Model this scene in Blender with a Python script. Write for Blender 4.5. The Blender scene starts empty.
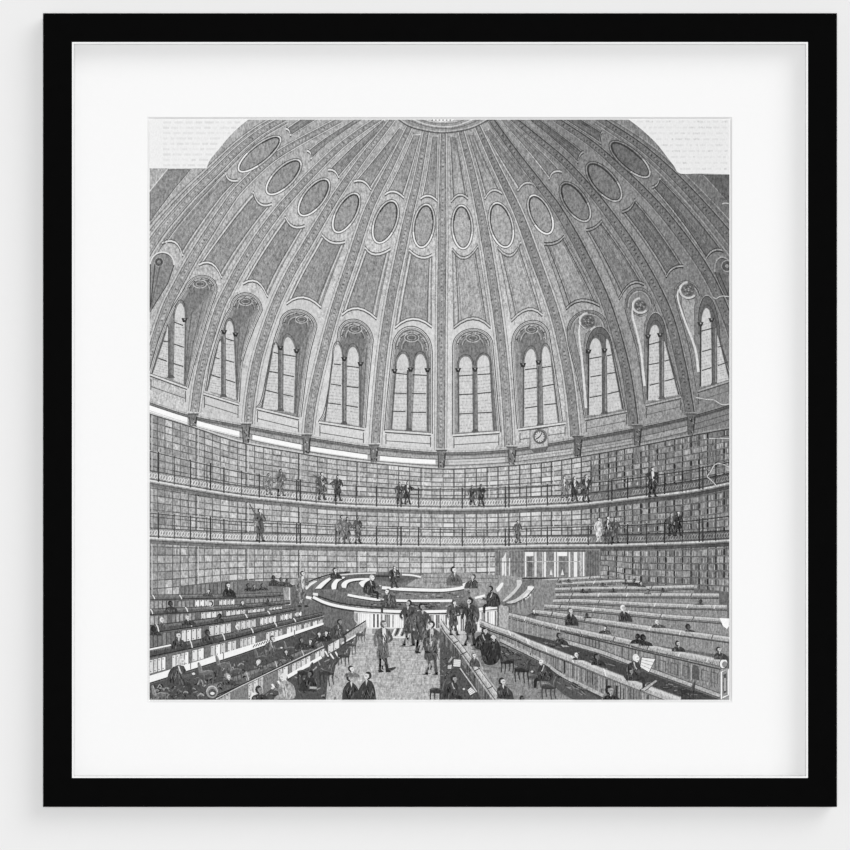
import bpy, bmesh, math, random
import numpy as np
random.seed(7)
R = math.radians
sc = bpy.context.scene
COL = sc.collection

# ------------------------------------------------------------------ camera, light, exposure
D = 4.0                    # camera to wall, metres; one photo pixel is one millimetre on the wall
H0 = 1.5                   # height of the picture's middle above the floor
cd = bpy.data.cameras.new('camera'); cam = bpy.data.objects.new('camera', cd); COL.objects.link(cam)
cam.location = (0, -D, H0); cam.rotation_euler = (R(90), 0, 0)
cd.sensor_width = 36.0; cd.lens = 36.0 * D / 0.85; cd.clip_start = 0.1; cd.clip_end = 50
sc.camera = cam

world = bpy.data.worlds.new('room_light'); sc.world = world; world.use_nodes = True
world.node_tree.nodes['Background'].inputs[0].default_value = (1, 1, 1, 1)
world.node_tree.nodes['Background'].inputs[1].default_value = 0.115

LIGHT = 1.062              # white card brightness reached by the lights together

def sun(name, towards, strength, angle):
    ld = bpy.data.lights.new(name, 'SUN'); ld.energy = strength; ld.angle = R(angle)
    o = bpy.data.objects.new(name, ld); COL.objects.link(o)
    from mathutils import Vector
    o.rotation_euler = Vector(towards).to_track_quat('-Z', 'Y').to_euler()
    o.location = (-3 * towards[0], -3 * towards[1], H0 - 3 * towards[2])
    return o
sun('key_light', (-0.80, 1.0, -0.76), 0.92, 40)
pl = bpy.data.lights.new('front_light', 'POINT'); pl.energy = 2.36 * 4 * math.pi * 4.3 ** 2; pl.shadow_soft_size = 0.2
po = bpy.data.objects.new('front_light', pl); COL.objects.link(po); po.location = (0.0, -4.3, H0)

sc.view_settings.view_transform = 'Standard'; sc.view_settings.look = 'None'
sc.view_settings.exposure = 0.0; sc.view_settings.gamma = 1.0
sc.view_settings.use_curve_mapping = False

# ------------------------------------------------------------------ materials
def lin(t):
    c = max(0.0, min(255.0, t)) / 255.0
    return c / 12.92 if c <= 0.04045 else ((c + 0.055) / 1.055) ** 2.4

def mat_plain(name, tone, rough=0.9, noise=0.0, nscale=400.0, spec=0.0):
    m = bpy.data.materials.new(name); m.use_nodes = True
    nt = m.node_tree; b = nt.nodes['Principled BSDF']
    b.inputs['Roughness'].default_value = rough
    b.inputs['Specular IOR Level'].default_value = spec
    v = min(0.97, lin(tone) / LIGHT)
    b.inputs['Base Color'].default_value = (v, v, v, 1)
    if noise:
        tc = nt.nodes.new('ShaderNodeTexCoord')
        nz = nt.nodes.new('ShaderNodeTexNoise'); nz.inputs['Scale'].default_value = nscale
        nz.inputs['Detail'].default_value = 2.0
        nt.links.new(tc.outputs['Object'], nz.inputs['Vector'])
        mr = nt.nodes.new('ShaderNodeMapRange')
        mr.inputs['From Min'].default_value = 0.25; mr.inputs['From Max'].default_value = 0.75
        mr.inputs['To Min'].default_value = v * (1 - noise); mr.inputs['To Max'].default_value = min(0.97, v * (1 + noise))
        nt.links.new(nz.outputs['Fac'], mr.inputs['Value'])
        nt.links.new(mr.outputs['Result'], b.inputs['Base Color'])
    return m

M_WALL = mat_plain('painted_wall', 241, noise=0.004, nscale=60)
M_FRAME = mat_plain('black_painted_wood', 11, rough=0.6, noise=0.05, nscale=90)
M_MOUNT = mat_plain('white_mount_board', 250, noise=0.003, nscale=300)
M_CORE = mat_plain('mount_board_core', 246)
M_EDGE_RING = mat_plain('white_edge_ring', 255)
M_PAPER = mat_plain('old_newsprint_paper', 243, noise=0.012, nscale=350)

INKS = {}
STEP = 5
def ink(tone):
    """a printing ink tone: engraved line work seen as a grey with a fine grain"""
    q = int(round(max(8, min(252, tone)) / STEP)) * STEP
    if q in INKS: return INKS[q]
    m = bpy.data.materials.new('engraving_ink_%03d' % q); m.use_nodes = True
    nt = m.node_tree; b = nt.nodes['Principled BSDF']
    b.inputs['Roughness'].default_value = 0.95; b.inputs['Specular IOR Level'].default_value = 0.0
    v = lin(q) / LIGHT
    amp = 0.30 if q < 205 else 0.13 if q < 225 else 0.04
    tc = nt.nodes.new('ShaderNodeTexCoord')
    def nz(scale, sx, sz, det):
        mp = nt.nodes.new('ShaderNodeMapping'); mp.inputs['Scale'].default_value = (sx, 1, sz)
        n = nt.nodes.new('ShaderNodeTexNoise'); n.inputs['Scale'].default_value = scale
        n.inputs['Detail'].default_value = det
        nt.links.new(tc.outputs['Object'], mp.inputs['Vector']); nt.links.new(mp.outputs['Vector'], n.inputs['Vector'])
        return n
    n1 = nz(780, 1.0, 1.0, 1.0); n2 = nz(700, 1.0, 0.5, 0.0)
    ad = nt.nodes.new('ShaderNodeMath'); ad.operation = 'ADD'
    nt.links.new(n1.outputs['Fac'], ad.inputs[0]); nt.links.new(n2.outputs['Fac'], ad.inputs[1])
    mr = nt.nodes.new('ShaderNodeMapRange'); mr.clamp = False
    mr.inputs['From Min'].default_value = 0.7; mr.inputs['From Max'].default_value = 1.3
    mr.inputs['To Min'].default_value = v * (1 - amp); mr.inputs['To Max'].default_value = v * (1 + amp)
    nt.links.new(ad.outputs[0], mr.inputs['Value'])
    mx = nt.nodes.new('ShaderNodeMath'); mx.operation = 'MINIMUM'; mx.inputs[1].default_value = 0.95
    nt.links.new(mr.outputs['Result'], mx.inputs[0])
    nt.links.new(mx.outputs[0], b.inputs['Base Color'])
    INKS[q] = m
    return m

# ------------------------------------------------------------------ setting: the wall
def mesh_obj(name, verts, faces, mat, parent=None):
    me = bpy.data.meshes.new(name); me.from_pydata(verts, [], faces); me.update()
    o = bpy.data.objects.new(name, me); COL.objects.link(o)
    if mat: me.materials.append(mat)
    if parent: o.parent = parent
    return o
def box(name, x0, x1, y0, y1, z0, z1, mat, parent=None):
    v = [(x, y, z) for x in (x0, x1) for y in (y0, y1) for z in (z0, z1)]
    f = [(0, 1, 3, 2), (4, 6, 7, 5), (0, 4, 5, 1), (2, 3, 7, 6), (0, 2, 6, 4), (1, 5, 7, 3)]
    return mesh_obj(name, v, f, mat, parent)
wall = box('wall_back', -1.8, 1.8, 0.0, 0.12, 0.0, 2.9, M_WALL)
wall['kind'] = 'structure'; wall['label'] = 'plain pale grey painted wall behind the framed print'; wall['category'] = 'wall'

# ------------------------------------------------------------------ the framed print
root = bpy.data.objects.new('framed_print', None); COL.objects.link(root)
root.location = (0.015, 0, H0); root.empty_display_size = 0.05
root['label'] = 'black square frame with wide white mount around a grey engraving of a domed library'
root['category'] = 'picture'

FRONT, MATD, PRD = 0.028, 0.0052, 0.0034      # distance from the wall: frame face, mount face, print
CX = 440.0                                    # the frame's own middle in photo pixels (root sits there)
def at(px, py, d):                            # an image pixel scaled about the camera to sit at distance d from the wall, in the thing's own metres
    k = (D - d) / D
    return ((px - 425) * 0.001 * k - 0.015, -d, (425 - py) * 0.001 * k)
def rect(x0, y0, x1, y1, d): return [at(x0, y0, d), at(x1, y0, d), at(x1, y1, d), at(x0, y1, d)]
def ring_mesh(name, loops, mat, close=False):
    """loops: rectangles of four corners joined in sequence by mitred faces"""
    v = [p for l in loops for p in l]; f = []
    n = len(loops)
    for i in range(n if close else n - 1):
        a, b = i * 4, ((i + 1) % n) * 4
        for k in range(4):
            f.append((a + k, a + (k + 1) % 4, b + (k + 1) % 4, b + k))
    o = mesh_obj(name, v, f, mat, root)
    bm = bmesh.new(); bm.from_mesh(o.data); bmesh.ops.recalc_face_normals(bm, faces=bm.faces); bm.to_mesh(o.data); bm.free()
    return o
# outer box, a hair's bevel at the arris, inner lip
FX0, FY0, FX1, FY1 = 43.0, 13.2, 837.0, 807.0
def wrect(x0, y0, x1, y1, d):                 # edges given at the face plane, straight back to the wall
    k = (D - FRONT) / D
    g = lambda px, py: ((px - 425) * 0.001 * k - 0.015, -d, (425 - py) * 0.001 * k)
    return [g(x0, y0), g(x1, y0), g(x1, y1), g(x0, y1)]
ring_mesh('frame', [wrect(FX0, FY0, FX1, FY1, 0.0003), wrect(FX0, FY0, FX1, FY1, FRONT - 0.0006), wrect(FX0 + .6, FY0 + .6, FX1 - .6, FY1 - .6, FRONT),
                    wrect(71.8, 41.8, 808.2, 778.2, FRONT), wrect(72.0, 42.0, 808.0, 778.0, FRONT - 0.0006), wrect(72.0, 42.0, 808.0, 778.0, FRONT - 0.0036),
                    wrect(68.0, 38.0, 812.0, 782.0, FRONT - 0.0036), wrect(68.0, 38.0, 812.0, 782.0, 0.0003)], M_FRAME, close=True)
ring_mesh('added_edge_ring', [wrect(72.02, 42.02, 807.98, 777.98, FRONT - 0.0004), wrect(73.7, 43.7, 806.3, 776.3, FRONT - 0.0004),
                         wrect(73.7, 43.7, 806.3, 776.3, FRONT - 0.0016), wrect(72.02, 42.02, 807.98, 777.98, FRONT - 0.0032)], M_EDGE_RING, close=True)  # thin white ring added to give a bright line along the frame's inner edge
# window mount: face, bevelled core, back
AX0, AY0, AX1, AY1 = 147.2, 117.0, 732.2, 702.4
mount = ring_mesh('mount', [rect(69, 39, 811, 781, MATD), rect(AX0, AY0, AX1, AY1, MATD),
                            rect(AX0 + 1.9, AY0 + 1.9, AX1 - 1.9, AY1 - 1.9, PRD + 0.0001), rect(69, 39, 811, 781, PRD + 0.0001)], M_MOUNT, close=True)
mount.data.materials.append(M_CORE)
for i, p in enumerate(mount.data.polygons):
    if 4 <= i < 8: p.material_index = 1
print_o = mesh_obj('print', rect(120, 90, 760, 730, PRD) + rect(120, 90, 760, 730, PRD - 0.0003),
                   [(3, 2, 1, 0), (4, 5, 6, 7), (0, 1, 5, 4), (1, 2, 6, 5), (2, 3, 7, 6), (3, 0, 4, 7)], M_PAPER, root)

# ------------------------------------------------------------------ drawing kit for the engraving
IX0, IY0, IX1, IY1 = 149.6, 119.6, 729.4, 699.7
LV = 3e-6
def clip(pts):
    for ax, lim, sgn in ((0, IX0, 1), (0, IX1, -1), (1, IY0, 1), (1, IY1, -1)):
        out = []
        n = len(pts)
        if n == 0: return []
        for i in range(n):
            a, b = pts[i], pts[(i + 1) % n]
            ia = (a[ax] - lim) * sgn >= 0; ib = (b[ax] - lim) * sgn >= 0
            if ia: out.append(a)
            if ia != ib:
                t = (lim - a[ax]) / (b[ax] - a[ax])
                out.append((a[0] + t * (b[0] - a[0]), a[1] + t * (b[1] - a[1])))
        pts = out
    return pts
def area(p):
    return 0.5 * sum(p[i][0] * p[(i + 1) % len(p)][1] - p[(i + 1) % len(p)][0] * p[i][1] for i in range(len(p)))

NF = [0]
def LAYER(name, l):
    if l <= 4: return l * .55
    if name in ('printed_cornice',): return 3.4
    if name in ('printed_console', 'printed_clock'): return 4.0
    if name == 'printed_bookcase': return 0.1
    if name in ('printed_gallery', 'printed_floor'): return 0.9
    if name == 'printed_doorway': return 1.45
    if name == 'printed_counter': return 1.9
    if name == 'blank_corner': return 5.0
    if l < 14.4: return 2.6 + (l - 9) * .9
    if name == 'printed_figure':
        NF[0] += 1
        return 8.0 + (NF[0] % 5) * .5
    if l < 16: return 7.6
    return 10.4 + (l - 17) * .4
class Ink:
    """one printed motif: flat inked shapes lying on the paper"""
    def __init__(self, name, layer):
        self.name, self.layer, self.lv = name, LAYER(name, layer), 1
        self.v, self.f, self.t, self.n = [], [], [], 0
    def up(self): self.lv += 1 if not self.n else 6; self.n = 0
    def fill(self, pts, tone, up=True, sc_=0):
        if up: self.lv += 1 if not self.n else 6; self.n = 0
        p = clip([(float(a), float(b)) for a, b in pts])
        q = []
        for a in p:
            if not q or abs(a[0] - q[-1][0]) + abs(a[1] - q[-1][1]) > 1e-4: q.append(a)
        if len(q) > 1 and abs(q[0][0] - q[-1][0]) + abs(q[0][1] - q[-1][1]) < 1e-4: q.pop()
        if len(q) < 3: return
        A = area(q)
        if abs(A) < 0.01: return
        if A > 0: q = q[::-1]
        d = PRD + (self.layer * 50 + self.lv + sc_) * LV
        i = len(self.v)
        self.v += [at(a, b, d) for a, b in q]
        self.f.append(tuple(range(i, i + len(q)))); self.t.append(tone)
    def line(self, pts, tone, w=1.0, up=True, w1=None):
        if up: self.lv += 1 if not self.n else 6; self.n = 0
        sc_ = 0
        if not up: self.n = (self.n + 1) % 6; sc_ = self.n
        n = len(pts)
        if n < 2: return
        P = np.array(pts, float)
        T = np.gradient(P, axis=0) if n > 2 else np.array([P[1] - P[0]] * 2)
        L = np.hypot(T[:, 0], T[:, 1]); L[L == 0] = 1
        N = np.stack([-T[:, 1] / L, T[:, 0] / L], 1)
        ws = np.linspace(w, w if w1 is None else w1, n)[:, None] / 2
        A, B = P + N * ws, P - N * ws
        for i in range(n - 1):
            self.fill([A[i], A[i + 1], B[i + 1], B[i]], tone, up=False, sc_=sc_)
    def ell(self, cx, cy, a, b, ang, tone, n=20, up=True):
        self.fill(ellp(cx, cy, a, b, ang, n=n)[:-1], tone, up)
    def done(self):
        if not self.f: return None
        me = bpy.data.meshes.new(self.name); me.from_pydata(self.v, [], self.f)
        slots = {}
        for poly, t in zip(me.polygons, self.t):
            m = ink(t)
            if m.name not in slots:
                slots[m.name] = len(me.materials); me.materials.append(m)
            poly.material_index = slots[m.name]
        me.update()
        o = bpy.data.objects.new(self.name, me); COL.objects.link(o); o.parent = print_o
        return o

def ellp(cx, cy, a, b, ang, t0=0, t1=360, n=24):
    c, s = math.cos(R(ang)), math.sin(R(ang)); out = []
    for i in range(n + 1):
        t = R(t0 + (t1 - t0) * i / n)
        x, y = a * math.cos(t), b * math.sin(t)
        out.append((cx + x * c - y * s, cy + x * s + y * c))
    return out
def cr(pts, n=6):
    """smooth curve through the points"""
    P = [np.array(p, float) for p in pts]
    if len(P) < 3: return [tuple(p) for p in P]
    P = [2 * P[0] - P[1]] + P + [2 * P[-1] - P[-2]]
    out = []
    for i in range(1, len(P) - 2):
        a, b, c, d = P[i - 1], P[i], P[i + 1], P[i + 2]
        for k in range(n):
            t = k / n
            out.append(tuple(0.5 * ((2 * b) + (-a + c) * t + (2 * a - 5 * b + 4 * c - d) * t * t + (-a + 3 * b - 3 * c + d) * t ** 3)))
    out.append(tuple(P[-2]))
    return out
def fn(pts):
    """smooth y(x) through the points, straight beyond its ends"""
    c = np.array(cr(pts, 8)); xs, ys = c[:, 0], c[:, 1]
    s0 = (ys[1] - ys[0]) / (xs[1] - xs[0]); s1 = (ys[-1] - ys[-2]) / (xs[-1] - xs[-2])
    def f(x):
        if x < xs[0]: return ys[0] + (x - xs[0]) * s0
        if x > xs[-1]: return ys[-1] + (x - xs[-1]) * s1
        return float(np.interp(x, xs, ys))
    return f
def quad3(a, m, b, n=8):
    """arc from a over m to b"""
    a, m, b = (np.array(p, float) for p in (a, m, b))
    c = 2 * m - 0.5 * (a + b)
    return [tuple((1 - t) ** 2 * a + 2 * t * (1 - t) * c + t * t * b) for t in np.linspace(0, 1, n + 1)]
def lerp(a, b, t): return (a[0] + (b[0] - a[0]) * t, a[1] + (b[1] - a[1]) * t)
def field(pts):
    """tone over the sheet from samples (x, y, tone)"""
    A = np.array(pts, float)
    def f(x, y):
        w = 1.0 / ((A[:, 0] - x) ** 2 + (A[:, 1] - y) ** 2 + 120.0) ** 1.6
        return float((w * A[:, 2]).sum() / w.sum())
    return f
def jit(s): return random.uniform(-s, s)

# tones of the print, sampled over the sheet
BG = field([(170, 185, 175), (200, 215, 179), (250, 150, 172), (300, 200, 189), (300, 130, 172), (360, 140, 175), (440, 125, 162), (440, 170, 180), (390, 240, 199), (440, 280, 198),
            (480, 240, 198), (340, 300, 203), (280, 330, 211), (230, 340, 205), (170, 300, 185), (170, 360, 191), (440, 340, 218), (360, 380, 221), (440, 410, 214), (200, 390, 205), (290, 410, 213),
            (500, 340, 214), (540, 400, 206), (520, 170, 152), (560, 260, 169), (540, 300, 188), (570, 150, 132), (600, 200, 142), (620, 250, 146), (590, 370, 176), (590, 300, 169),
            (650, 160, 132), (690, 230, 128), (640, 330, 144), (690, 300, 128), (670, 380, 136), (610, 420, 169), (660, 410, 152), (715, 400, 136), (720, 300, 122), (715, 190, 116)])
PAN = field([(170, 190, 143), (200, 220, 151), (240, 240, 153), (290, 260, 151), (335, 270, 149), (380, 285, 155), (422, 290, 159), (470, 290, 179), (525, 280, 177), (570, 260, 163), (612, 250, 133),
             (650, 230, 117), (690, 220, 109), (715, 190, 101), (425, 160, 153), (460, 185, 185), (458, 145, 127), (480, 150, 137), (492, 178, 167), (520, 155, 119), (545, 165, 135), (560, 140, 110), (590, 130, 103),
             (400, 155, 143), (395, 180, 163), (370, 160, 135), (360, 178, 163), (340, 150, 138), (310, 135, 125), (260, 155, 153), (345, 213, 153), (422, 226, 163), (462, 226, 175), (500, 225, 173), (540, 215, 157), (575, 200, 127), (604, 182, 123), (630, 160, 107)])
RIBT = field([(170, 220, 173), (200, 300, 165), (260, 240, 167), (330, 210, 163), (300, 330, 167), (390, 280, 157), (441, 200, 165), (441, 400, 165), (500, 300, 155), (560, 320, 150), (590, 260, 126),
              (640, 260, 122), (690, 250, 116), (620, 370, 126), (685, 380, 116), (520, 150, 127), (600, 150, 114), (720, 230, 109), (380, 390, 163), (510, 400, 165)])

# ------------------------------------------------------------------ lines of the engraving, traced from image pixels
RIBS = [  # from left to right
    [(285, 118), (262, 131), (240, 148), (216.5, 171), (193, 194), (175.5, 213.5), (158, 235), (141, 262)],
    [(340, 120), (299, 142), (269, 161), (240, 188), (225, 208), (210.6, 230), (194, 256), (179, 283), (167, 307), (156.5, 337), (146, 372)],
    [(382, 117), (362, 130), (340, 146.5), (316.5, 169), (293, 194), (277.6, 212), (260, 236), (241, 266.5), (228, 291), (219, 310), (206, 351), (199, 380), (194.5, 412)],
    [(393, 119), (363.5, 157), (341, 189), (327, 211), (306, 246.5), (289.5, 275), (273.5, 310), (258, 357), (250.5, 398), (247.5, 430)],
    [(413, 122), (409, 128), (389, 169), (369, 209), (352, 259), (335, 310), (321.5, 360), (311.5, 405), (307.5, 440)],
    [(427, 128), (417.5, 179), (410, 210), (399, 260), (389, 310), (382, 360), (377.5, 410), (375, 447)],
    [(443.5, 128), (442.5, 210), (441.5, 310), (441, 400), (440.5, 452)],
    [(460.5, 129), (471, 169), (480.5, 212), (489.2, 260), (497, 310), (503, 360), (507, 410), (509, 450)],
    [(476, 123), (491.5, 157), (504, 183), (519, 215), (535, 258), (553.5, 310), (563.5, 350), (570.5, 390), (575.5, 440)],
    [(490, 118), (515, 153), (541, 187), (560, 213), (586, 260), (608.5, 310), (625.5, 370), (634.5, 430)],
    [(512, 118), (540, 141), (563.5, 161), (587, 186.5), (607, 211.5), (637, 255), (666, 310), (680, 360), (688, 402), (690.5, 420)],
    [(555, 119), (593, 145), (622, 171), (641, 189), (664, 214), (688, 245), (706, 272), (720, 300), (734, 338), (742, 372)],
    [(598, 118), (640, 146), (675, 177), (706, 210), (736, 246), (760, 280)],
]
RC = [np.array(cr(r, 6)) for r in RIBS]
def ribx(i, y):
    c = RC[i]; ys, xs = c[:, 1], c[:, 0]
    if y < ys[0]: return xs[0] + (y - ys[0]) * (xs[1] - xs[0]) / (ys[1] - ys[0])
    if y > ys[-1]: return xs[-1] + (y - ys[-1]) * (xs[-1] - xs[-2]) / (ys[-1] - ys[-2])
    return float(np.interp(y, ys, xs))

CORN = fn([(145, 399.5), (190, 414), (247, 425), (305, 435.5), (340, 441), (372, 445.5), (440, 451), (500, 449), (540, 443.5), (580, 437), (635, 427), (690, 415), (735, 402)])
BAND = fn([(145, 407), (188, 421), (240, 434.5), (300, 447), (340, 453.3), (380, 458.5), (440, 462.3), (500, 460), (540, 455.5), (580, 450), (635, 440.5), (690, 428), (735, 415)])
LEDGE = fn([(145, 412.6), (195, 428), (240, 442.5), (300, 453.5), (340, 459.8), (400, 466), (440, 469), (480, 468), (540, 463), (580, 457), (640, 446), (690, 436), (735, 428)])
FL1 = fn([(145, 479.5), (190, 487.5), (240, 495.5), (300, 501.5), (340, 505), (390, 507), (440, 508.4), (490, 508), (540, 506), (580, 504), (640, 497), (690, 491), (735, 482)])
RT1 = fn([(145, 450), (190, 461), (240, 472), (290, 480.5), (340, 485), (390, 488), (440, 489.5), (500, 488), (540, 486), (590, 483), (640, 477.5), (690, 470), (735, 461)])
FL2 = fn([(145, 537.5), (200, 540.5), (240, 542.4), (300, 543.8), (340, 544.8), (440, 546.3), (500, 546.2), (540, 545.3), (600, 545), (640, 544), (690, 542.3), (735, 540)])
RT2 = fn([(145, 512.5), (190, 517), (240, 521.8), (300, 524.8), (340, 527), (440, 529.5), (500, 530), (540, 528.3), (580, 527), (640, 525), (690, 521), (735, 515.5)])
BOT = fn([(145, 598), (180, 594), (240, 586), (300, 584), (440, 584), (500, 582), (540, 582), (600, 580), (640, 588), (735, 594)])

# ------------------------------------------------------------------ dome ground
g = Ink('printed_dome', 0)
x = IX0
while x < IX1:
    x1 = min(x + 7, IX1)
    n = 48
    for k in range(n):
        q = []
        for (xx, t) in ((x, k / n), (x1, k / n), (x1, (k + 1) / n), (x, (k + 1) / n)):
            q.append((xx, IY0 + (CORN(xx) + 1 - IY0) * t))
        cx, cy = (x + x1) / 2, (q[0][1] + q[2][1]) / 2
        g.fill(q, BG(cx, cy) + jit(3), up=False)
    x = x1
g.done()

# oculus ring at the crown
g = Ink('printed_oculus', 3)
A = cr([(396, 118), (409, 126.5), (425, 131), (441, 133), (458, 131.5), (474, 127.5), (492, 118)], 5)
g.fill(A, 152)
g.line(A, 95, 1.2); g.line([(a, b - 1.6) for a, b in A], 190, 1.0)
g.line(cr([(410, 118), (425, 124), (441, 126.5), (457, 125.5), (476, 118)], 5), 205, 1.3)
g.line(cr([(405, 119), (425, 126), (441, 128.5), (459, 127.3), (484, 118)], 5), 110, 0.8)
B = cr([(416, 118), (428, 121.8), (441, 123.4), (456, 122.5), (468, 118)], 5)
g.fill(B, 178); g.line(B, 120, 0.8)
g.fill([(429, 118), (432, 120.6), (441, 121.8), (452, 121), (456, 118)], 240)
g.up()
for k in range(6): g.fill([(431.5 + k * 3.6, 119), (433 + k * 3.6, 119), (433 + k * 3.6, 120.6), (431.5 + k * 3.6, 120.6)], 40, up=False)
g.done()

# ------------------------------------------------------------------ ribs
RW = [9, 8.5, 8, 8, 8, 8, 8, 8.2, 8.4, 8.6, 8.6, 8.6, 9]
for i, c in enumerate(RC):
    g = Ink('printed_rib', 2)
    pts = [tuple(p) for p in c if p[1] < CORN(p[0]) - 1]
    if pts[-1][1] < CORN(pts[-1][0]) - 4 and pts[-1][0] > 190 and pts[-1][0] < 700: pts.append((pts[-1][0], CORN(pts[-1][0]) - 1))
    P = np.array(pts); T = np.gradient(P, axis=0); L = np.hypot(T[:, 0], T[:, 1]); N = np.stack([-T[:, 1] / L, T[:, 0] / L], 1)
    tt = np.clip((P[:, 1] - 120) / 120, 0, 1)[:, None]
    w = RW[i] * (0.55 + 0.45 * tt) / 2
    if i in (6,): w = w * 0.95
    off = lambda s: [tuple(p) for p in P + N * w * s]
    a, b = off(1), off(-1)
    g.up()
    for k in range(len(P) - 1):
        g.fill([a[k], a[k + 1], b[k + 1], b[k]], RIBT(*P[k]) + jit(4), up=False)
    right = P[:, 0].mean() > 555
    lightc = 205 if not right else 165
    for s, tone, ww in ((1, 108, 0.8), (-1, 98, 0.8), (1.3, lightc, 0.8), (-1.3, lightc, 0.9), (0.55, 132, 0.6), (-0.55, 138, 0.6), (1.62, 140, 0.6), (-1.62, 140, 0.6)):
        if right: tone -= 16
        g.line(off(s), tone, ww)
    if i in (0, 12):
        for s, tone in ((2.1, 105), (2.5, lightc), (-2.1, 100), (-2.6, lightc), (2.9, 120)): g.line(off(s), tone, 0.7)
    if right: g.line(off(-1.05), 72, 1.2)
    # beaded ornament running down the middle
    g.up()
    fine = np.array(cr(pts, 3)); d = np.concatenate([[0], np.cumsum(np.hypot(*np.diff(fine, axis=0).T))])
    s = 0
    while s < d[-1] - 2:
        p = (np.interp(s, d, fine[:, 0]), np.interp(s, d, fine[:, 1])); q = (np.interp(s + 1.2, d, fine[:, 0]), np.interp(s + 1.2, d, fine[:, 1]))
        base = RIBT(*p)
        g.line([p, q], base - random.choice((10, 34, 48)) if int(s / 1.9) % 2 else base + 14, random.choice((1.2, 2.2)), up=False)
        s += 1.9
    g.done()

# far edge bays cut by the sheet
for poly in ([(168, 168.5), (192, 168.5), (176, 187), (158, 211), (149, 223), (149, 192)], [(703, 174.6), (731, 174.6), (731, 205), (718, 191)]):
    g = Ink('printed_dome_panel', 1)
    cx = sum(p[0] for p in poly) / len(poly); cy = sum(p[1] for p in poly) / len(poly)
    g.fill(poly, PAN(cx, cy)); g.line(poly + [poly[0]], 215 if cx < 400 else 150, 1.0); g.line([lerp(p, (cx, cy), .06) for p in poly], 85, 0.8)
    g.done()

# ------------------------------------------------------------------ lower panels: TL Tm TR BR Bm BL, with the ribs either side
LOW = [
    (0, (224.7, 172), (229, 179.5), (237.6, 180.6), (183, 256), (175, 242.5), (162, 243.5)),
    (1, (253, 192), (260, 204), (271.8, 204), (222, 278), (212, 264), (199, 265)),
    (2, (285, 217), (293, 226.5), (304.7, 226), (267.6, 297), (257, 282), (243, 284)),
    (3, (322, 235), (332, 242.5), (345, 242), (321, 307.6), (303.5, 297.6), (286.5, 304)),
    (4, (365, 247.6), (375.5, 254.5), (390.6, 249), (376.5, 319), (358, 308.5), (342, 315)),
    (5, (409, 250), (421, 257.5), (432, 255), (431.8, 327), (413, 319), (395, 328)),
    (6, (452.3, 249), (464.5, 258), (478, 246), (490.5, 327.5), (473, 318.5), (453.6, 328)),
    (7, (497.6, 247.6), (510.6, 255.5), (520.6, 242), (542.5, 315.5), (528, 309.5), (511.3, 321)),
    (8, (544, 244), (555.5, 242.8), (564, 236.5), (600, 306), (581, 300.6), (566, 309)),
    (9, (586, 230), (594.5, 227.6), (601.8, 221), (644, 284.5), (630.6, 284), (619, 299)),
    (10, (622, 212), (630.6, 207.6), (635, 199.5), (683.5, 266.5), (673, 268.5), (666, 277)),
    (11, (652, 187.6), (657.5, 184), (660, 178), (723.5, 251), (713, 251), (704.7, 260.6)),
]
UPP = [
    (0, (301, 118), (310, 118), (320, 118), (290.6, 136), (289.6, 131.5), (286, 129)),
    (1, (357, 118), (361, 118), (365, 118), (311, 159.4), (311, 154), (307, 151)),
    (2, (384, 120), (386, 121), (388, 122), (339, 178), (334.5, 171.5), (328, 170)),
    (3, (399, 127.6), (402, 129), (404.7, 131), (371, 190), (363.5, 181.8), (354, 181.8)),
    (4, (413, 134.7), (417, 134.7), (421, 134.7), (404, 198), (394, 191.8), (384.7, 195)),
    (5, (432.5, 136), (435, 136), (438, 136), (438, 202), (429, 196), (420.5, 199)),
    (6, (449.3, 137), (453, 136.6), (456.3, 137), (468, 199), (459.5, 195), (451, 201.8)),
    (7, (467.5, 135), (471, 134.5), (474, 134), (502, 193.5), (492.3, 190.6), (484.7, 199)),
    (8, (484, 131), (487, 130), (490, 129), (537, 187), (526.5, 183), (517.6, 191)),
    (9, (499, 118), (502, 118), (505, 118), (561.8, 172), (553.5, 172.5), (549, 179.4)),
    (10, (527, 118), (532, 118), (538, 118), (583.5, 152), (579, 156.5), (577.6, 163)),
    (11, (562, 118), (570, 118), (580, 118), (602, 132), (600, 137), (601, 144)),
]
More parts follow.
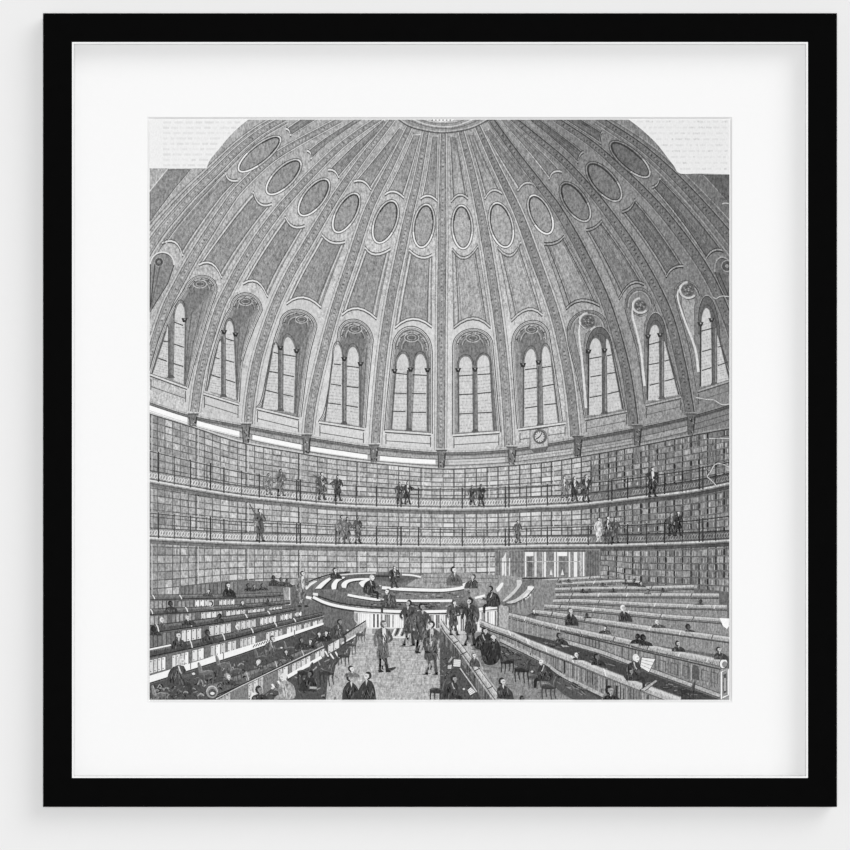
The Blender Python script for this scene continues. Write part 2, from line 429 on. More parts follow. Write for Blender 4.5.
def panel(bay, TL, Tm, TR, BR, Bm, BL, upper):
    g = Ink('printed_dome_panel', 1)
    def side(p, q):
        out = []
        for k in range(11):
            y = p[1] + (q[1] - p[1]) * k / 10
            l, r = ribx(bay, y), ribx(bay + 1, y)
            fp = (p[0] - ribx(bay, p[1])) / (ribx(bay + 1, p[1]) - ribx(bay, p[1]))
            fq = (q[0] - ribx(bay, q[1])) / (ribx(bay + 1, q[1]) - ribx(bay, q[1]))
            out.append((l + (r - l) * (fp + (fq - fp) * k / 10), y))
        return out
    Ls, Rs = side(TL, BL), side(TR, BR)
    Ta, Ba = quad3(TL, Tm, TR, 6), quad3(BL, Bm, BR, 6)
    def pt(u, v):
        iu, iv = u * 6, v * 10
        def at_(c, t):
            k = min(int(t), len(c) - 2); return np.array(lerp(c[k], c[k + 1], t - k))
        e = at_(Ls, iv) * (1 - u) + at_(Rs, iv) * u + at_(Ta, iu) * (1 - v) + at_(Ba, iu) * v
        bl = np.array(TL) * (1 - u) * (1 - v) + np.array(TR) * u * (1 - v) + np.array(BL) * (1 - u) * v + np.array(BR) * u * v
        return tuple(e - bl)
    g.up()
    for iu in range(6):
        for iv in range(10):
            q = [pt(iu / 6, iv / 10), pt((iu + 1) / 6, iv / 10), pt((iu + 1) / 6, (iv + 1) / 10), pt(iu / 6, (iv + 1) / 10)]
            c = lerp(q[0], q[2], .5)
            g.fill(q, PAN(*c) + jit(5), up=False)
    g.up()
    for k in range(15):       # long engraved strokes down the panel
        u = .1 + .8 * (k + random.random() * .6) / 15
        a0 = random.uniform(0.02, .4); a1 = random.uniform(.55, .98)
        c = [pt(u, t) for t in np.linspace(a0, a1, 8)]
        g.line(c, PAN(*c[4]) + random.choice((-16, -10, 10, 16)), .6, up=False)
    cx = (TL[0] + BR[0]) / 2
    right = cx > 545
    hi, lo = (222, 104) if not right else (158, 72)
    mid = 450 <= cx < 545
    if mid: hi, lo = 196, 100
    ins = lambda u: [pt(u, t) for t in np.linspace(0, 1, 11)]
    # mouldings round the panel
    g.line(Ls, lo + 25, 0.8); g.line(Rs, lo + 25, 0.8)
    g.line(ins(0.07), hi, 1.2); g.line(ins(0.93), hi - 12, 1.1)
    g.line(ins(0.13), lo, 0.9); g.line(ins(0.88), lo, 0.9)
    if mid or right: g.line(ins(0.19), lo + 34, 0.6); g.line(ins(0.82), lo + 28, 0.6)
    def arc(c, dy, tone, w): g.line([(a, b + dy) for a, b in c], tone, w)
    if not upper:
        arc(Ta, -1.4, lo - 8, 1.1); arc(Ta, 0.0, hi + 5, 1.5); arc(Ta, 1.6, lo + 5, 1.2)
    else:
        g.line(Ta, hi - 20, 1.0)
    arc(Ba, 1.2, lo - 15, 1.2); arc(Ba, -0.3, hi + 8, 1.4); arc(Ba, -1.8, lo, 0.9)
    g.done()
for p in LOW: panel(*p, upper=False)
for p in UPP: panel(*p, upper=True)

# ------------------------------------------------------------------ oval medallions: centre, half length, half width, axis angle
OV = [(259.5, 154, 25, 7.6, -39), (283.7, 177, 21.5, 8.4, -45), (314, 197.3, 20.8, 8.8, -52), (346.3, 212.8, 20.5, 8.6, -61), (385.5, 221.8, 21.0, 9.6, -69), (423.8, 225.8, 20.4, 9.0, -82),
      (462.2, 227, 20.4, 8.8, 87), (501.2, 225, 21.5, 10.0, 76), (540.5, 214.5, 19.6, 8.8, 65), (575.3, 202, 21.0, 9.4, 56), (604, 181.8, 22.6, 9.6, 49), (630, 159.3, 24.0, 8.2, 41)]
for i, (cx, cy, a, b, an) in enumerate(OV):
    g = Ink('printed_oval_medallion', 3)
    right = cx > 550
    hi, lo = (228, 80) if not right else (172, 55)
    g.ell(cx, cy, a + 2.6, b + 2.6, an, BG(cx, cy) + 4, 28)
    g.line(ellp(cx, cy, a + 2.4, b + 2.4, an, n=32), lo + 25, 0.9)
    g.line(ellp(cx, cy, a + 0.9, b + 0.9, an, n=32), hi - 25 if not right else 140, 1.0)
    g.ell(cx, cy, a, b, an, PAN(cx, cy), 28)
    g.line(ellp(cx, cy, a, b, an, n=32), lo, 1.2)
    # bright crescent at the lower lip, dark one at the upper
    down = 0 if an > 0 else 180
    g.line(ellp(cx, cy, a + 1.2, b + 1.2, an, down - 70, down + 70, 14), hi + 12, 1.5)
    if right: g.line(ellp(cx, cy, a - .6, b - .6, an, 120, 290, 14), 64, 1.4)
    else: g.line(ellp(cx, cy, a - .4, b - .4, an, down + 110, down + 250, 14), lo - 8, 1.4)
    if not right: g.line(ellp(cx, cy, a + 1.2, b + 1.2, an, down + 165, down + 205, 8), hi, 1.4)
    g.done()

# ------------------------------------------------------------------ arched windows
def arch(SL, AP, SR, n=8):
    C = np.array(lerp(SL, SR, .5)); sl, ap, sr = (np.array(p, float) - C for p in (SL, AP, SR)); out = []
    for k in range(n + 1):
        t = math.pi / 2 * k / n; out.append(tuple(C + sl * math.cos(t) + ap * math.sin(t)))
    for k in range(1, n + 1):
        t = math.pi / 2 * (1 - k / n); out.append(tuple(C + sr * math.cos(t) + ap * math.sin(t)))
    return out
# left side (bottom to spring), apex, right side (spring to bottom); two lights: bottom-left, spring-left, apex, spring-right, bottom-right
WINDOWS = [
    dict(n=([(150, 374), (160, 340), (172, 311), (186, 289)], (203.5, 276.5), [(215.5, 291), (205, 322), (193, 363), (186.5, 388)]),
         a=[(152.5, 374), (166.5, 331), (167.5, 326), (168.3, 331), (168.3, 378)], b=[(173.3, 380), (174.5, 318), (180.5, 303), (185, 318), (184, 384)],
         bars=[((174, 322), (183, 325.5)), ((163, 341), (168, 341.6)), ((174, 344), (184, 347.4)), ((158, 358), (167, 361.3)), ((173.5, 363.5), (183.5, 366.5))], mul=(168.3, 173.3, 330, 377), cap=[(184.5, 320)],
         sill=((150, 374.5), (187, 388)), med=(200, 284, 5), dado=((151, 379), (185.5, 391), 11)),
    dict(n=([(207, 391), (213, 357), (224, 322), (231.5, 308)], (246.5, 294), [(261, 310), (252, 330), (241, 363), (237.8, 402)]),
         a=[(207.5, 391), (217.5, 349), (220, 341), (221.3, 346), (221.3, 394)], b=[(225.6, 396), (225.6, 331), (229.5, 320.5), (233.8, 331), (236.5, 400)],
         bars=[((225.6, 338.5), (234, 341)), ((215.5, 357.5), (219.5, 359)), ((225.6, 360), (234, 362.4)), ((210.5, 374.5), (220.5, 378)), ((225.6, 379.5), (235, 382.5))], mul=(221.3, 225.6, 336, 396), cap=[(224, 332), (235.5, 334.5)],
         sill=((203.5, 393.5), (239, 404.5)), med=(245.5, 301.5, 5), dado=((204.5, 396.5), (238, 407), 11)),
    dict(n=([(257.5, 408), (263.5, 397), (274, 346), (281, 324)], (298, 310.5), [(315.5, 327), (307, 361), (299.5, 417)]),
         a=[(262.5, 408), (272.5, 353), (275.5, 344), (278.2, 352), (278.2, 410)], b=[(283, 411), (283.5, 351), (288.3, 337), (295.8, 353), (294, 413)],
         bars=[((273.5, 352.3), (278, 353.5)), ((282.5, 354.4), (296, 356.6)), ((269, 371.2), (278, 373)), ((283, 374.5), (294, 376.6)), ((265.4, 390), (278, 393.3)), ((283, 394.4), (293.5, 396.5))], mul=(278.2, 282.8, 351, 410), cap=[(280.3, 348), (296.5, 351)],
         sill=((256.5, 408.2), (299, 418.5)), med=(301.5, 319.5, 4.6), dado=((257.5, 411), (298.5, 421), 11)),
    dict(n=([(320, 422), (326.5, 408), (334.5, 362), (339, 337)], (354, 320.5), [(371.8, 339), (367.6, 381), (364, 428)]),
         a=[(325.5, 421), (333.5, 357), (337.5, 344), (342.3, 357), (342.3, 423)], b=[(346.2, 423.5), (347, 360), (353, 346.6), (359, 361), (359.3, 426)],
         bars=[((334, 364), (341, 364.8)), ((346.5, 366), (359, 367.6)), ((330.7, 384), (341, 385.5)), ((346.5, 386.4), (358.5, 387.8)), ((327.6, 403), (341, 404.6)), ((346, 405.4), (358, 407.3))], mul=(342.3, 346, 362, 423), cap=[(344.2, 359), (360.5, 364)],
         sill=((319, 422), (364.5, 429)), med=(355, 329, 5.2), dado=((320, 425.5), (363.5, 432.5), 10.5)),
    dict(n=([(386, 430.5), (388.5, 400), (393, 356), (393.8, 349)], (412, 328), [(430.7, 351), (430.7, 434)]),
         a=[(392, 429), (396.5, 366), (403, 353.6), (409, 366), (406.3, 429.5)], b=[(411.8, 430), (414.7, 366), (420.3, 353.8), (426.8, 366), (426.8, 431)],
         bars=[((394, 373), (407, 374.4)), ((412.5, 374.6), (427, 375.4)), ((393, 393), (406.5, 393.4)), ((412, 393.5), (426, 393.7)), ((392, 411.4), (405.5, 411.6)), ((411, 412.2), (426, 412.5))], mul=(406.8, 411.2, 370, 430), cap=[(410.5, 369.5), (394.5, 371), (427.5, 370)],
         sill=((385, 430.8), (431, 434)), med=(411.7, 337.5, 5.4), dado=((386, 434), (430.5, 437), 10)),
    dict(n=([(454, 434.5), (454.3, 345)], (474, 329.8), [(491.5, 346), (497, 410), (499, 432)]),
         a=[(459.3, 432), (459, 365), (465.6, 356.2), (472.3, 365), (473, 431.5)], b=[(477.8, 431), (477, 365), (483, 355), (489.6, 363), (493, 430)],
         bars=[((459, 376), (473, 375)), ((477.5, 374.7), (491, 373.8)), ((459, 394.7), (473, 394)), ((477.5, 393.6), (492, 392)), ((459, 414), (473, 413.2)), ((477.5, 413), (492.3, 412.2))], mul=(473.2, 477.4, 370, 431), cap=[(475, 369.5), (458, 370)],
         sill=((453, 435.3), (499.5, 432)), med=(473, 338, 5.2), dado=((454, 438), (498.8, 435.2), 10)),
    dict(n=([(519, 429), (516.5, 400), (513.2, 350), (513.2, 342)], (531.5, 321.8), [(548.5, 339), (556, 385), (561, 421)]),
         a=[(524, 426.5), (524.2, 364), (530.5, 348.8), (536.5, 362), (537.6, 426)], b=[(543.3, 424), (541.8, 360), (545, 346), (550.6, 358), (558, 422.5)],
         bars=[((525, 369.6), (537, 368.3)), ((541.5, 367.8), (551.3, 366.2)), ((524.5, 389.2), (537, 387.2)), ((542.5, 386.5), (554, 384.3)), ((525, 408.2), (537.6, 406.2)), ((544, 404.8), (557, 403.6))], mul=(537.6, 542.5, 366, 425), cap=[(538.5, 362.5), (523, 365)],
         sill=((518.5, 429.5), (565.5, 423)), med=(531.5, 329.5, 4.8), dado=((520, 433), (565, 426.5), 9.5)),
    dict(n=([(586, 418), (579.5, 380), (570, 345), (569, 330)], (587.5, 311.6), [(606, 328), (616, 370), (624, 411)]),
         a=[(588.8, 415), (589.4, 352), (595.2, 338), (601.8, 350), (602.3, 414)], b=[(607.3, 412), (606, 345), (607.5, 339), (611, 350), (622, 409)],
         bars=[((589.4, 358.8), (601.5, 356.6)), ((607, 355.8), (611.5, 354.8)), ((590.5, 377), (601.5, 375)), ((607, 374), (616, 372.3)), ((589.5, 397.6), (601.5, 395.4)), ((607.5, 394), (620, 391))], mul=(602.2, 607, 356, 413), cap=[(588.5, 351.5), (604.5, 350.5)],
         sill=((585, 419.3), (627, 411)), med=(588.3, 321.3, 7), dado=((586.5, 422), (626.5, 414), 10), wing=[(573.5, 332), (575, 324), (579, 324), (584, 329), (591, 328), (586, 334), (584, 344), (583.5, 372), (578, 352)], edge=[(580.5, 322), (579, 334), (582.5, 366), (586, 408)], dark=1),
    dict(n=([(646, 404), (640, 357), (629, 318), (626.3, 308)], (637.5, 289), [(652.5, 304), (668.5, 357), (680, 397)]),
         a=[(648, 400), (649.3, 335), (654.6, 324.6), (659, 333), (659.6, 400)], b=[(664, 397), (664, 345), (664.2, 341), (665.5, 345), (678, 394.5)],
         bars=[((649, 344.7), (661, 341.3)), ((649, 364.7), (659, 362.8)), ((664.5, 361.2), (669.5, 359.8)), ((649.5, 385.3), (659, 383)), ((664.5, 381.2), (675, 378.2))], mul=(659.6, 664, 341, 398), cap=[(648, 336.5), (660, 335)],
         sill=((645.5, 405.3), (681, 397)), med=(640.5, 305.5, 6), dado=((646.5, 408), (680.5, 400), 10), wing=[(630, 316), (631, 310), (634, 314), (641, 317), (648, 314), (644.5, 324), (644, 366), (637, 342)], edge=[(633, 303), (632.6, 316), (640, 346), (644.6, 386)], dark=1),
    dict(n=([(698, 390), (690, 345), (679.5, 310), (675.5, 294)], (686.5, 282), [(700, 296), (716, 335), (730, 376)]),
         a=[(701, 386.5), (701.5, 322), (706, 308), (711, 319), (712, 384)], b=[(717, 383), (717, 338), (717.2, 335.5), (718.5, 338), (729, 380)],
         bars=[((701.7, 331), (714, 327.8)), ((702, 351.7), (711.5, 349)), ((718, 347.2), (722.5, 345.8)), ((702, 370.5), (711.5, 367.6)), ((718, 365.6), (728, 361.8))], mul=(712, 717, 328, 384), cap=[(700.5, 324), (711.5, 320)],
         sill=((697.6, 391.2), (730, 380.8)), med=(688.3, 290, 6.6), dado=((698.5, 394), (729, 384), 10), wing=[(681, 304), (682, 297), (688, 300), (696, 298), (694.5, 306), (694.3, 346)], edge=[(680.6, 287), (677.5, 296), (683, 316), (695, 348), (698.4, 372)], dark=1),
]
NICHE_HALF = [([(150, 312), (150.3, 264)], (163, 253.5), [(174, 265), (168, 283), (150, 312)], (159, 262, 4.5)),
              ([(728, 300), (720, 285), (715, 272)], (723, 258.5), [(735, 275), (735, 300)], (727, 266, 5.5))]
for ls, ap, rs, md in NICHE_HALF:
    g = Ink('printed_arched_window', 4)
    dk = ap[0] > 500
    outl = ls + arch(ls[-1], ap, rs[0])[1:-1] + rs
    g.fill(outl, 108 if dk else 138); g.line(outl, 75, 1.0); g.line(arch(ls[-1], (ap[0], ap[1] - 1.4), rs[0]), 225 if not dk else 170, 1.4)
    g.ell(md[0], md[1], md[2], md[2], 0, 85); g.line(ellp(md[0], md[1], md[2], md[2], 0), 160, 1.0); g.ell(md[0], md[1], 1.8, 1.8, 0, 150)
    for k in range(3): g.line([lerp(ls[-1], rs[0], .2 + .22 * k), lerp(ls[0], rs[-1], .3 + .2 * k)], 75 + 30 * k, 1.1)
    g.done()

for w in WINDOWS:
    g = Ink('printed_arched_window', 4)
    ls, ap, rs = w['n']; dk = w.get('dark', 0)
    lsC = cr(ls, 4); rsC = cr(rs, 4)
    top = arch(ls[-1], ap, rs[0], 10)
    outl = lsC + top[1:-1] + rsC
    cx = sum(p[0] for p in outl) / len(outl)
    tone = 142 - (cx - 590) * .1 if dk else (152 if 380 < cx < 520 else 146)
    c0 = lerp(ls[-1], rs[0], .5)
    grow = lambda s: [lerp(c0, p, s) for p in top]
    g.line([(p[0] - 1.6, p[1]) for p in lsC] + [lerp(c0, p, 1.08) for p in top] + [(p[0] + 1.6, p[1]) for p in rsC], 88, 0.9)
    g.fill(outl, tone)
    g.line(lsC + top + rsC, 225 if not dk else 165, 1.5)
    g.line(lsC + top + rsC, 80, 0.6)
    mx, my, mr = w['med']
    if not dk:      # soffit bands, medallion, carved spandrels
        hood = grow(.72); A, B = w['a'], w['b']
        g.fill(hood + [(B[3][0] + 1, B[3][1] + 3), (A[1][0] - 1, A[1][1] + 3)], 126)
        rr = list(reversed(rsC)); la, lb = B[4], B[3]
        if rr[0][0] - la[0] > 3.4 or rsC[0][0] - lb[0] > 5:
            for t, tn in ((.22, 104), (.4, 128), (.6, 112), (.8, 170)):
                g.line([lerp(la, rr[0], t), lerp(lerp(la, lb, .6), rr[len(rr) // 2], t), lerp(lb, rsC[0], t)], tn, 1.0)
        for s, t in ((.91, 104), (.84, 186), (.77, 100), (.66, 120), (.58, 168), (.50, 96)):
            g.line(grow(s), t, 0.85)
        g.ell(mx, my, mr * 1.35, mr * .8, 0, 104, 16); g.line(ellp(mx, my, mr * 1.35, mr * .8, 0, n=16), 188, 0.9); g.line(ellp(mx, my, mr * .8, mr * .45, 0, n=12), 168, .8)
        g.up()
        for k in range(10):
            t = math.pi * (.08 + .84 * k / 9); p = lerp(c0, top[min(len(top) - 1, 1 + k * 2)], .80)
            g.line([(p[0] - 1.2, p[1] + .6), (p[0] + 1.2, p[1] - .6)], (70, 176)[k % 2], .9, up=False)
    else:           # pale side wall of the deep recess with a carved roundel
        for s, t in ((.93, 92), (.85, 172)): g.line(grow(s), t, 0.9)
        g.line(ellp(mx, my, mr + 1.8, mr + 1.4, 0, 40, 265, 14), 205, 2.0); g.line(ellp(mx, my, mr + 3.2, mr + 2.8, 0, 30, 200, 14), 88, .8)
        g.fill(w['wing'], 166); g.line(w['wing'] + [w['wing'][0]], 98, 0.7)
        g.line(cr(w['edge'], 4), 222, 1.0, w1=2.6)
        g.ell(mx, my, mr, mr * .92, 0, 104, 16); g.up()
        for k in range(16):
            t = k * 2.4; r = mr * .85 * (k / 16) ** .5
            g.line([(mx + r * math.cos(t) - .7, my + r * math.sin(t) * .9), (mx + r * math.cos(t) + .7, my + r * math.sin(t) * .9 + .5)], (165, 70)[k % 2], 1.0, up=False)
        A, B = w['a'], w['b']
        hd = arch((A[1][0] - 3.4, A[1][1] + 1), (lerp(A[2], B[2], .3)[0], A[2][1] - 11), (B[3][0] + 1.4, B[3][1] + 1), 8)
        g.fill(hd + [(B[3][0] + 3, B[3][1] + 12), (A[1][0] - 3.4, A[1][1] + 12)], 104); g.line([(p[0], p[1] - .8) for p in hd], 172, 1.2); g.line(hd, 72, .9)
        g.line([lerp(lerp(hd[0], hd[-1], .5), p, .75) for p in hd], 78, .9)
    # the two lights
    for L in (w['a'], w['b']):
        bl, sl, apx, sr, br = L
        A = arch(sl, apx, sr, 6)
        g.line([lerp(lerp(sl, sr, .5), p, 1.22) for p in A], 96, 0.9)
        pane = [bl] + A + [br]
        g.fill(pane, 210 if not dk else 206)
        g.up()
        n = 20
        for k in range(n):
            a = lerp(bl, sl, k / n); b = lerp(br, sr, k / n)
            g.line([a, b], 192 + jit(10), 0.8, up=False)
        g.line(pane, 128, 0.6)
    # mullion column
    m0, m1, my0, my1 = w['mul']
    g.fill([(m0, my0), (m1, my0), (m1, my1), (m0, my1)], 122 if not dk else 104)
    g.line([(m0 + .6, my0), (m0 + .6, my1)], 84, 0.9); g.line([(m1 - 1.3, my0), (m1 - 1.3, my1)], 150, 0.8)
    g.fill([(m0 - 1.6, my1 + 1), (m0, my1 - 2), (m1, my1 - 2), (m1 + 1.6, my1 + 1)], 95)
    g.line([(w['a'][0][0] - .8, w['a'][0][1]), (w['a'][1][0] - .8, w['a'][1][1])], 95 if not dk else 60, 1.2)
    g.line([(w['b'][4][0] + .9, w['b'][4][1]), (w['b'][3][0] + .9, w['b'][3][1])], 105 if not dk else 80, 1.1)
    g.up()
    for a, b in w['bars']: g.line([a, b], 82, 1.15, up=False)
    g.up()
    for px, py in w['cap']:
        g.fill([(px - 3.2, py - 2), (px + 3.2, py - 2), (px + 1.6, py + 2.2), (px - 1.6, py + 2.2)], 62, up=False)
    g.up()
    for px, py in w['cap']: g.fill([(px - 1, py - 1.4), (px + 1, py - 1.4), (px + .4, py + .6)], 160, up=False)
    # sill and the panel below
    s0, s1 = w['sill']; off = lambda p, d: (p[0], p[1] + d)
    g.line([s0, s1], 222 if not dk else 170, 1.8); g.line([off(s0, 1.5), off(s1, 1.5)], 82, 1.1); g.line([off(s0, -1.2), off(s1, -1.2)], 110, 0.7)
    d0, d1, dh = w['dado']
    low0, low1 = off(d0, dh), off(d1, dh)
    g.fill([d0, d1, low1, low0], BG((d0[0] + d1[0]) / 2, d0[1]) + 2)
    g.line([d0, low0], 90, 0.9); g.line([d1, low1], 90, 0.9)
    g.line([off(d0, dh * .68), off(d1, dh * .68)], 108, 0.9)
    g.done()

# ------------------------------------------------------------------ cornice with consoles
def strip(g, f0, f1, d0, d1, x0, x1, tone, step=8, jt=0):
    g.up(); x = x0
    while x < x1 - .01:
        xn = min(x + step, x1)
        t = tone(x) if callable(tone) else tone
        g.fill([(x, f0(x) + d0), (xn, f0(xn) + d0), (xn, f1(xn) + d1), (x, f1(x) + d1)], t + jit(jt), up=False)
        x = xn
g = Ink('printed_cornice', 5)
side = lambda l, c, r: (lambda x: float(np.interp(x, [150, 300, 440, 540, 620, 730], [l, l, c, (c + r) / 2, r, r - 12])))
strip(g, CORN, LEDGE, -.5, 0, IX0, IX1, side(165, 172, 140))
strip(g, CORN, CORN, 0, 1.2, IX0, IX1, side(190, 200, 150))
strip(g, CORN, CORN, 1.2, 5.0, IX0, IX1, side(122, 128, 104), jt=6)
strip(g, CORN, CORN, 1.2, 2.0, IX0, IX1, side(85, 88, 70))
strip(g, CORN, CORN, 3.2, 3.8, IX0, IX1, side(85, 88, 75))
strip(g, LEDGE, LEDGE, -2.2, -0.4, IX0, IX1, side(205, 205, 165))
strip(g, LEDGE, LEDGE, -0.6, 0.5, IX0, IX1, side(85, 90, 75))
strip(g, BAND, BAND, 2.6, 3.4, IX0, IX1, side(95, 110, 100))
strip(g, BAND, BAND, -3.4, -2.6, IX0, IX1, side(100, 110, 95))
bays = [(149.6, 187.5), (197, 239.5), (252.5, 301.5), (310.5, 367.5), (380, 435.5), (448.5, 505), (519, 573), (583, 632)]
for i, (a, b) in enumerate(bays):
    t = 250 if i < 5 else 205 if i == 5 else 192 if i == 6 else 172
    hb = float(np.interp((a + b) / 2, [160, 240, 300], [3.3, 2.8, 2.5]))
    strip(g, BAND, BAND, -hb, hb, a, b, t)
    if i >= 5: strip(g, BAND, BAND, -.5, 0.2, a, b, t - 50)
    if i < 5: strip(g, BAND, BAND, 1.7, 2.4, a, b, 205)
strip(g, BAND, BAND, -2.5, 2.4, 645, 688, 158)
g.done()
for x in (193, 246, 306.5, 374, 441.5, 512, 578, 637.5, 691):
    g = Ink('printed_console', 6)
    t, bt = CORN(x), LEDGE(x) - 1
    dk = x > 560
    g.fill([(x - 6, t - 2), (x + 6, t - 2), (x + 4.2, t + 2.4), (x + 4, t + 7), (x + 2.2, bt), (x - 3, bt), (x - 3.8, t + 2.4)], 126 if not dk else 104)
    g.line([(x - 6, t - 2), (x + 6, t - 2)], 200 if not dk else 148, 1.2); g.line([(x - 5.4, t - .7), (x + 5.4, t - .7)], 76, .9)
    g.line([(x - 3.5, t + 2), (x - 2.8, bt)], 80, 1.1); g.line([(x + 3.8, t + 2), (x + 2.2, bt)], 62, 1.4); g.up()
    for k in range(12): 
        xx, yy = x + jit(2.6), random.uniform(t + 2, bt - 1); g.line([(xx, yy), (xx + .8, yy + 1.6)], (58, 178, 150)[k % 3] - (25 if dk else 0), 1.0, up=False)
    g.done()
# clock over the cornice in the bay right of the middle
g = Ink('printed_clock', 6)
g.fill([(530, 449), (530, 430), (548, 428), (548, 446)], 188); g.line([(530, 449), (530, 430), (548, 428), (548, 446)], 105, .9)
g.ell(540, 436.5, 7.2, 7.6, 0, 120); g.ell(539.6, 436.8, 5.4, 5.8, 0, 205)
g.line(ellp(539.6, 436.8, 5.4, 5.8, 0), 80, .9); g.up()
for k in range(12):
    c, s = math.cos(k * math.pi / 6), math.sin(k * math.pi / 6)
    g.line([(539.6 + 3.7 * c, 436.8 + 4 * s), (539.6 + 4.9 * c, 436.8 + 5.3 * s)], 70, .7, up=False)
g.line([(539.6, 436.8), (536.4, 439)], 45, 1.1); g.line([(539.6, 436.8), (542, 433)], 45, .9)
g.fill([(531, 449.5), (549, 446.5), (546, 451), (534, 453)], 105)
g.done()

# ------------------------------------------------------------------ bookcases round the wall, three tiers
DIV = []
x = 149.8
while x < 730:
    DIV.append(x)
    x += float(np.interp(x, [150, 300, 400, 520, 580, 600, 730], [7.6, 9.2, 11, 10.8, 9.6, 8.4, 8.2])) * (1 + jit(.04))
DIV.append(729.6)
def tier(name, ft, fb, rows, layer, tilt=None):
    g = Ink(name, layer)
    base = lambda x: float(np.interp(x, [150, 170, 220, 330, 440, 520, 575, 590, 640, 730], [150, 164, 178, 180, 186, 190, 180, 140, 136, 128]))
    dark = lambda x: float(np.interp(x, [150, 440, 575, 595, 730], [96, 100, 92, 78, 72]))
    Y = lambda x, t: ft(x) + (fb(x) - ft(x)) * t
    strip(g, ft, fb, 0, 0, IX0, IX1, lambda x: base(x) - 14)
    g.up()
    for a, b in zip(DIV, DIV[1:]):
        for r in range(rows):
            t0, t1 = (r + .08) / rows, (r + .99) / rows
            q = [(a + .4, Y(a, t0)), (b - .3, Y(b, t0)), (b - .3, Y(b, t1)), (a + .4, Y(a, t1))]
            g.fill(q, base(a) + jit(13) + (24 if random.random() < .2 else 0), up=False)
    g.up()
    for a, b in zip(DIV, DIV[1:]):         # spines of the books
        right = a > 583
        for r in range(rows):
            n = random.choice((2, 3, 4)) if right else random.choice((0, 1, 1, 2))
            for k in range(n):
                xx = a + 1 + (b - a - 1.6) * random.random()
                t0, t1 = (r + .25) / rows, (r + .9) / rows
                g.line([(xx, Y(xx, t0)), (xx, Y(xx, t1))], base(a) + random.choice((-36, -24, 40, 52) if right else (-22, -14, 26, 34)), random.choice((.6, .8, 1.0)), up=False)
    g.up()
    for r in range(rows):
        for a, b in zip(DIV, DIV[1:]):
            t = (r + 0.03) / rows
            g.line([(a, Y(a, t)), (b, Y(b, t))], dark(a) + (30 if a > 590 else 8) + jit(16), random.choice((.8, 1.0, 1.2)), up=False)
    g.up()
    for i, a in enumerate(DIV):
        big = i % 6 == 0
        if a > 583:
            for r in range(rows):
                if random.random() < .85: g.line([(a, Y(a, (r + .1) / rows)), (a, Y(a, (r + .92) / rows))], random.choice((45, 58, 80)), random.choice((1.2, 1.8)), up=False)
        else:
            g.line([(a, Y(a, 0)), (a, Y(a, 1))], dark(a) + (-20 if big else 10 if a < 450 else -14) + jit(14), 1.2 if big or a > 450 else .85, up=False)
            if big: g.line([(a + 2.2, Y(a, 0)), (a + 2.2, Y(a, 1))], 205, .9, up=False)
    return g
g = tier('printed_bookcase', LEDGE, FL1, 9, 6); g.done()
g = tier('printed_bookcase', FL1, FL2, 8, 6); g.done()
g = tier('printed_bookcase', FL2, BOT, 7, 6); g.done()

def gallery(FL, RT, layer):
    g = Ink('printed_gallery', layer)
    shade = side(120, 118, 92)
    strip(g, FL, FL, 1.0, 6.0, IX0, IX1, shade, jt=7)
    strip(g, FL, FL, 1.0, 2.6, IX0, IX1, side(150, 158, 125))
    strip(g, FL, FL, -.9, 1.0, IX0, IX1, side(222, 212, 205))
    strip(g, FL, FL, 2.4, 3.2, IX0, IX1, side(82, 90, 70))
    # pierced frieze at the foot of the railing
    strip(g, FL, FL, -9.8, -1.2, IX0, IX1, side(148, 158, 100), jt=5)
    g.up(); x = IX0 + 1
    while x < IX1:
        dk = x > 590
        h = 3.4
        c = (x, FL(x) - 5.4)
        g.line(ellp(c[0], c[1], 1.2, h * .75, 18, n=8), (218 if not dk else 140) + jit(16), .85, up=False)
        x += 2.7
    strip(g, FL, FL, -10.4, -9.4, IX0, IX1, side(84, 96, 60))
    strip(g, FL, FL, -1.8, -1.0, IX0, IX1, side(70, 100, 80))
    strip(g, RT, RT, -.4, .5, IX0, IX1, side(78, 88, 55))
    strip(g, RT, RT, -1.2, -.5, IX0, IX1, side(180, 188, 140))
    g.up()
    i = 0; x = 158.5
    while x < 728:
        dk = x > 590
        g.line([(x, RT(x) - 1.5), (x, FL(x))], 70 if not dk else 50, 1.4 if i % 2 == 0 else .9, up=False)
        if i % 5 == 3: g.line([(x + 3.6, RT(x) - 2), (x + 3.6, FL(x))], 60, 1.5, up=False)
        x += float(np.interp(x, [150, 300, 440, 590, 730], [15.5, 19.5, 22, 20, 15.5])); i += 1
    g.done()
gallery(FL1, RT1, 7); gallery(FL2, RT2, 7)

# doorway under the lower gallery
g = Ink('printed_doorway', 7)
g.fill([(495, 549.5), (600, 549), (600, 579), (495, 580)], 142)
g.up()
for a, b, t in ((586, 599, 118),): g.fill([(a, 550), (b, 550), (b, 577), (a, 578)], t)
g.up()
for x in (497, 499.5, 510, 513, 516, 519, 522, 588, 590.5, 593, 595.5, 598): g.line([(x, 551), (x, 578)], 96, .8, up=False)
g.up()
for x, w, t in ((503, 2.4, 228), (505.5, 1.5, 235), (509.5, 1.3, 225), (525.6, 1.4, 240), (535.5, 2.2, 222), (542.8, 1.2, 205), (545, 1.8, 238), (555, 1.6, 240), (557.8, 1.2, 232), (569.5, 1.5, 230), (575.5, 3.4, 236), (581, 2.4, 190), (583.6, 1.4, 240)):
    g.line([(x, 552 + (0 if x > 524 else 6)), (x, 577)], t, w, up=False)
g.fill([(525, 552), (533.5, 552), (533.5, 556), (525, 556)], 236)
g.fill([(557, 552), (567, 552), (567, 556), (557, 556)], 238)
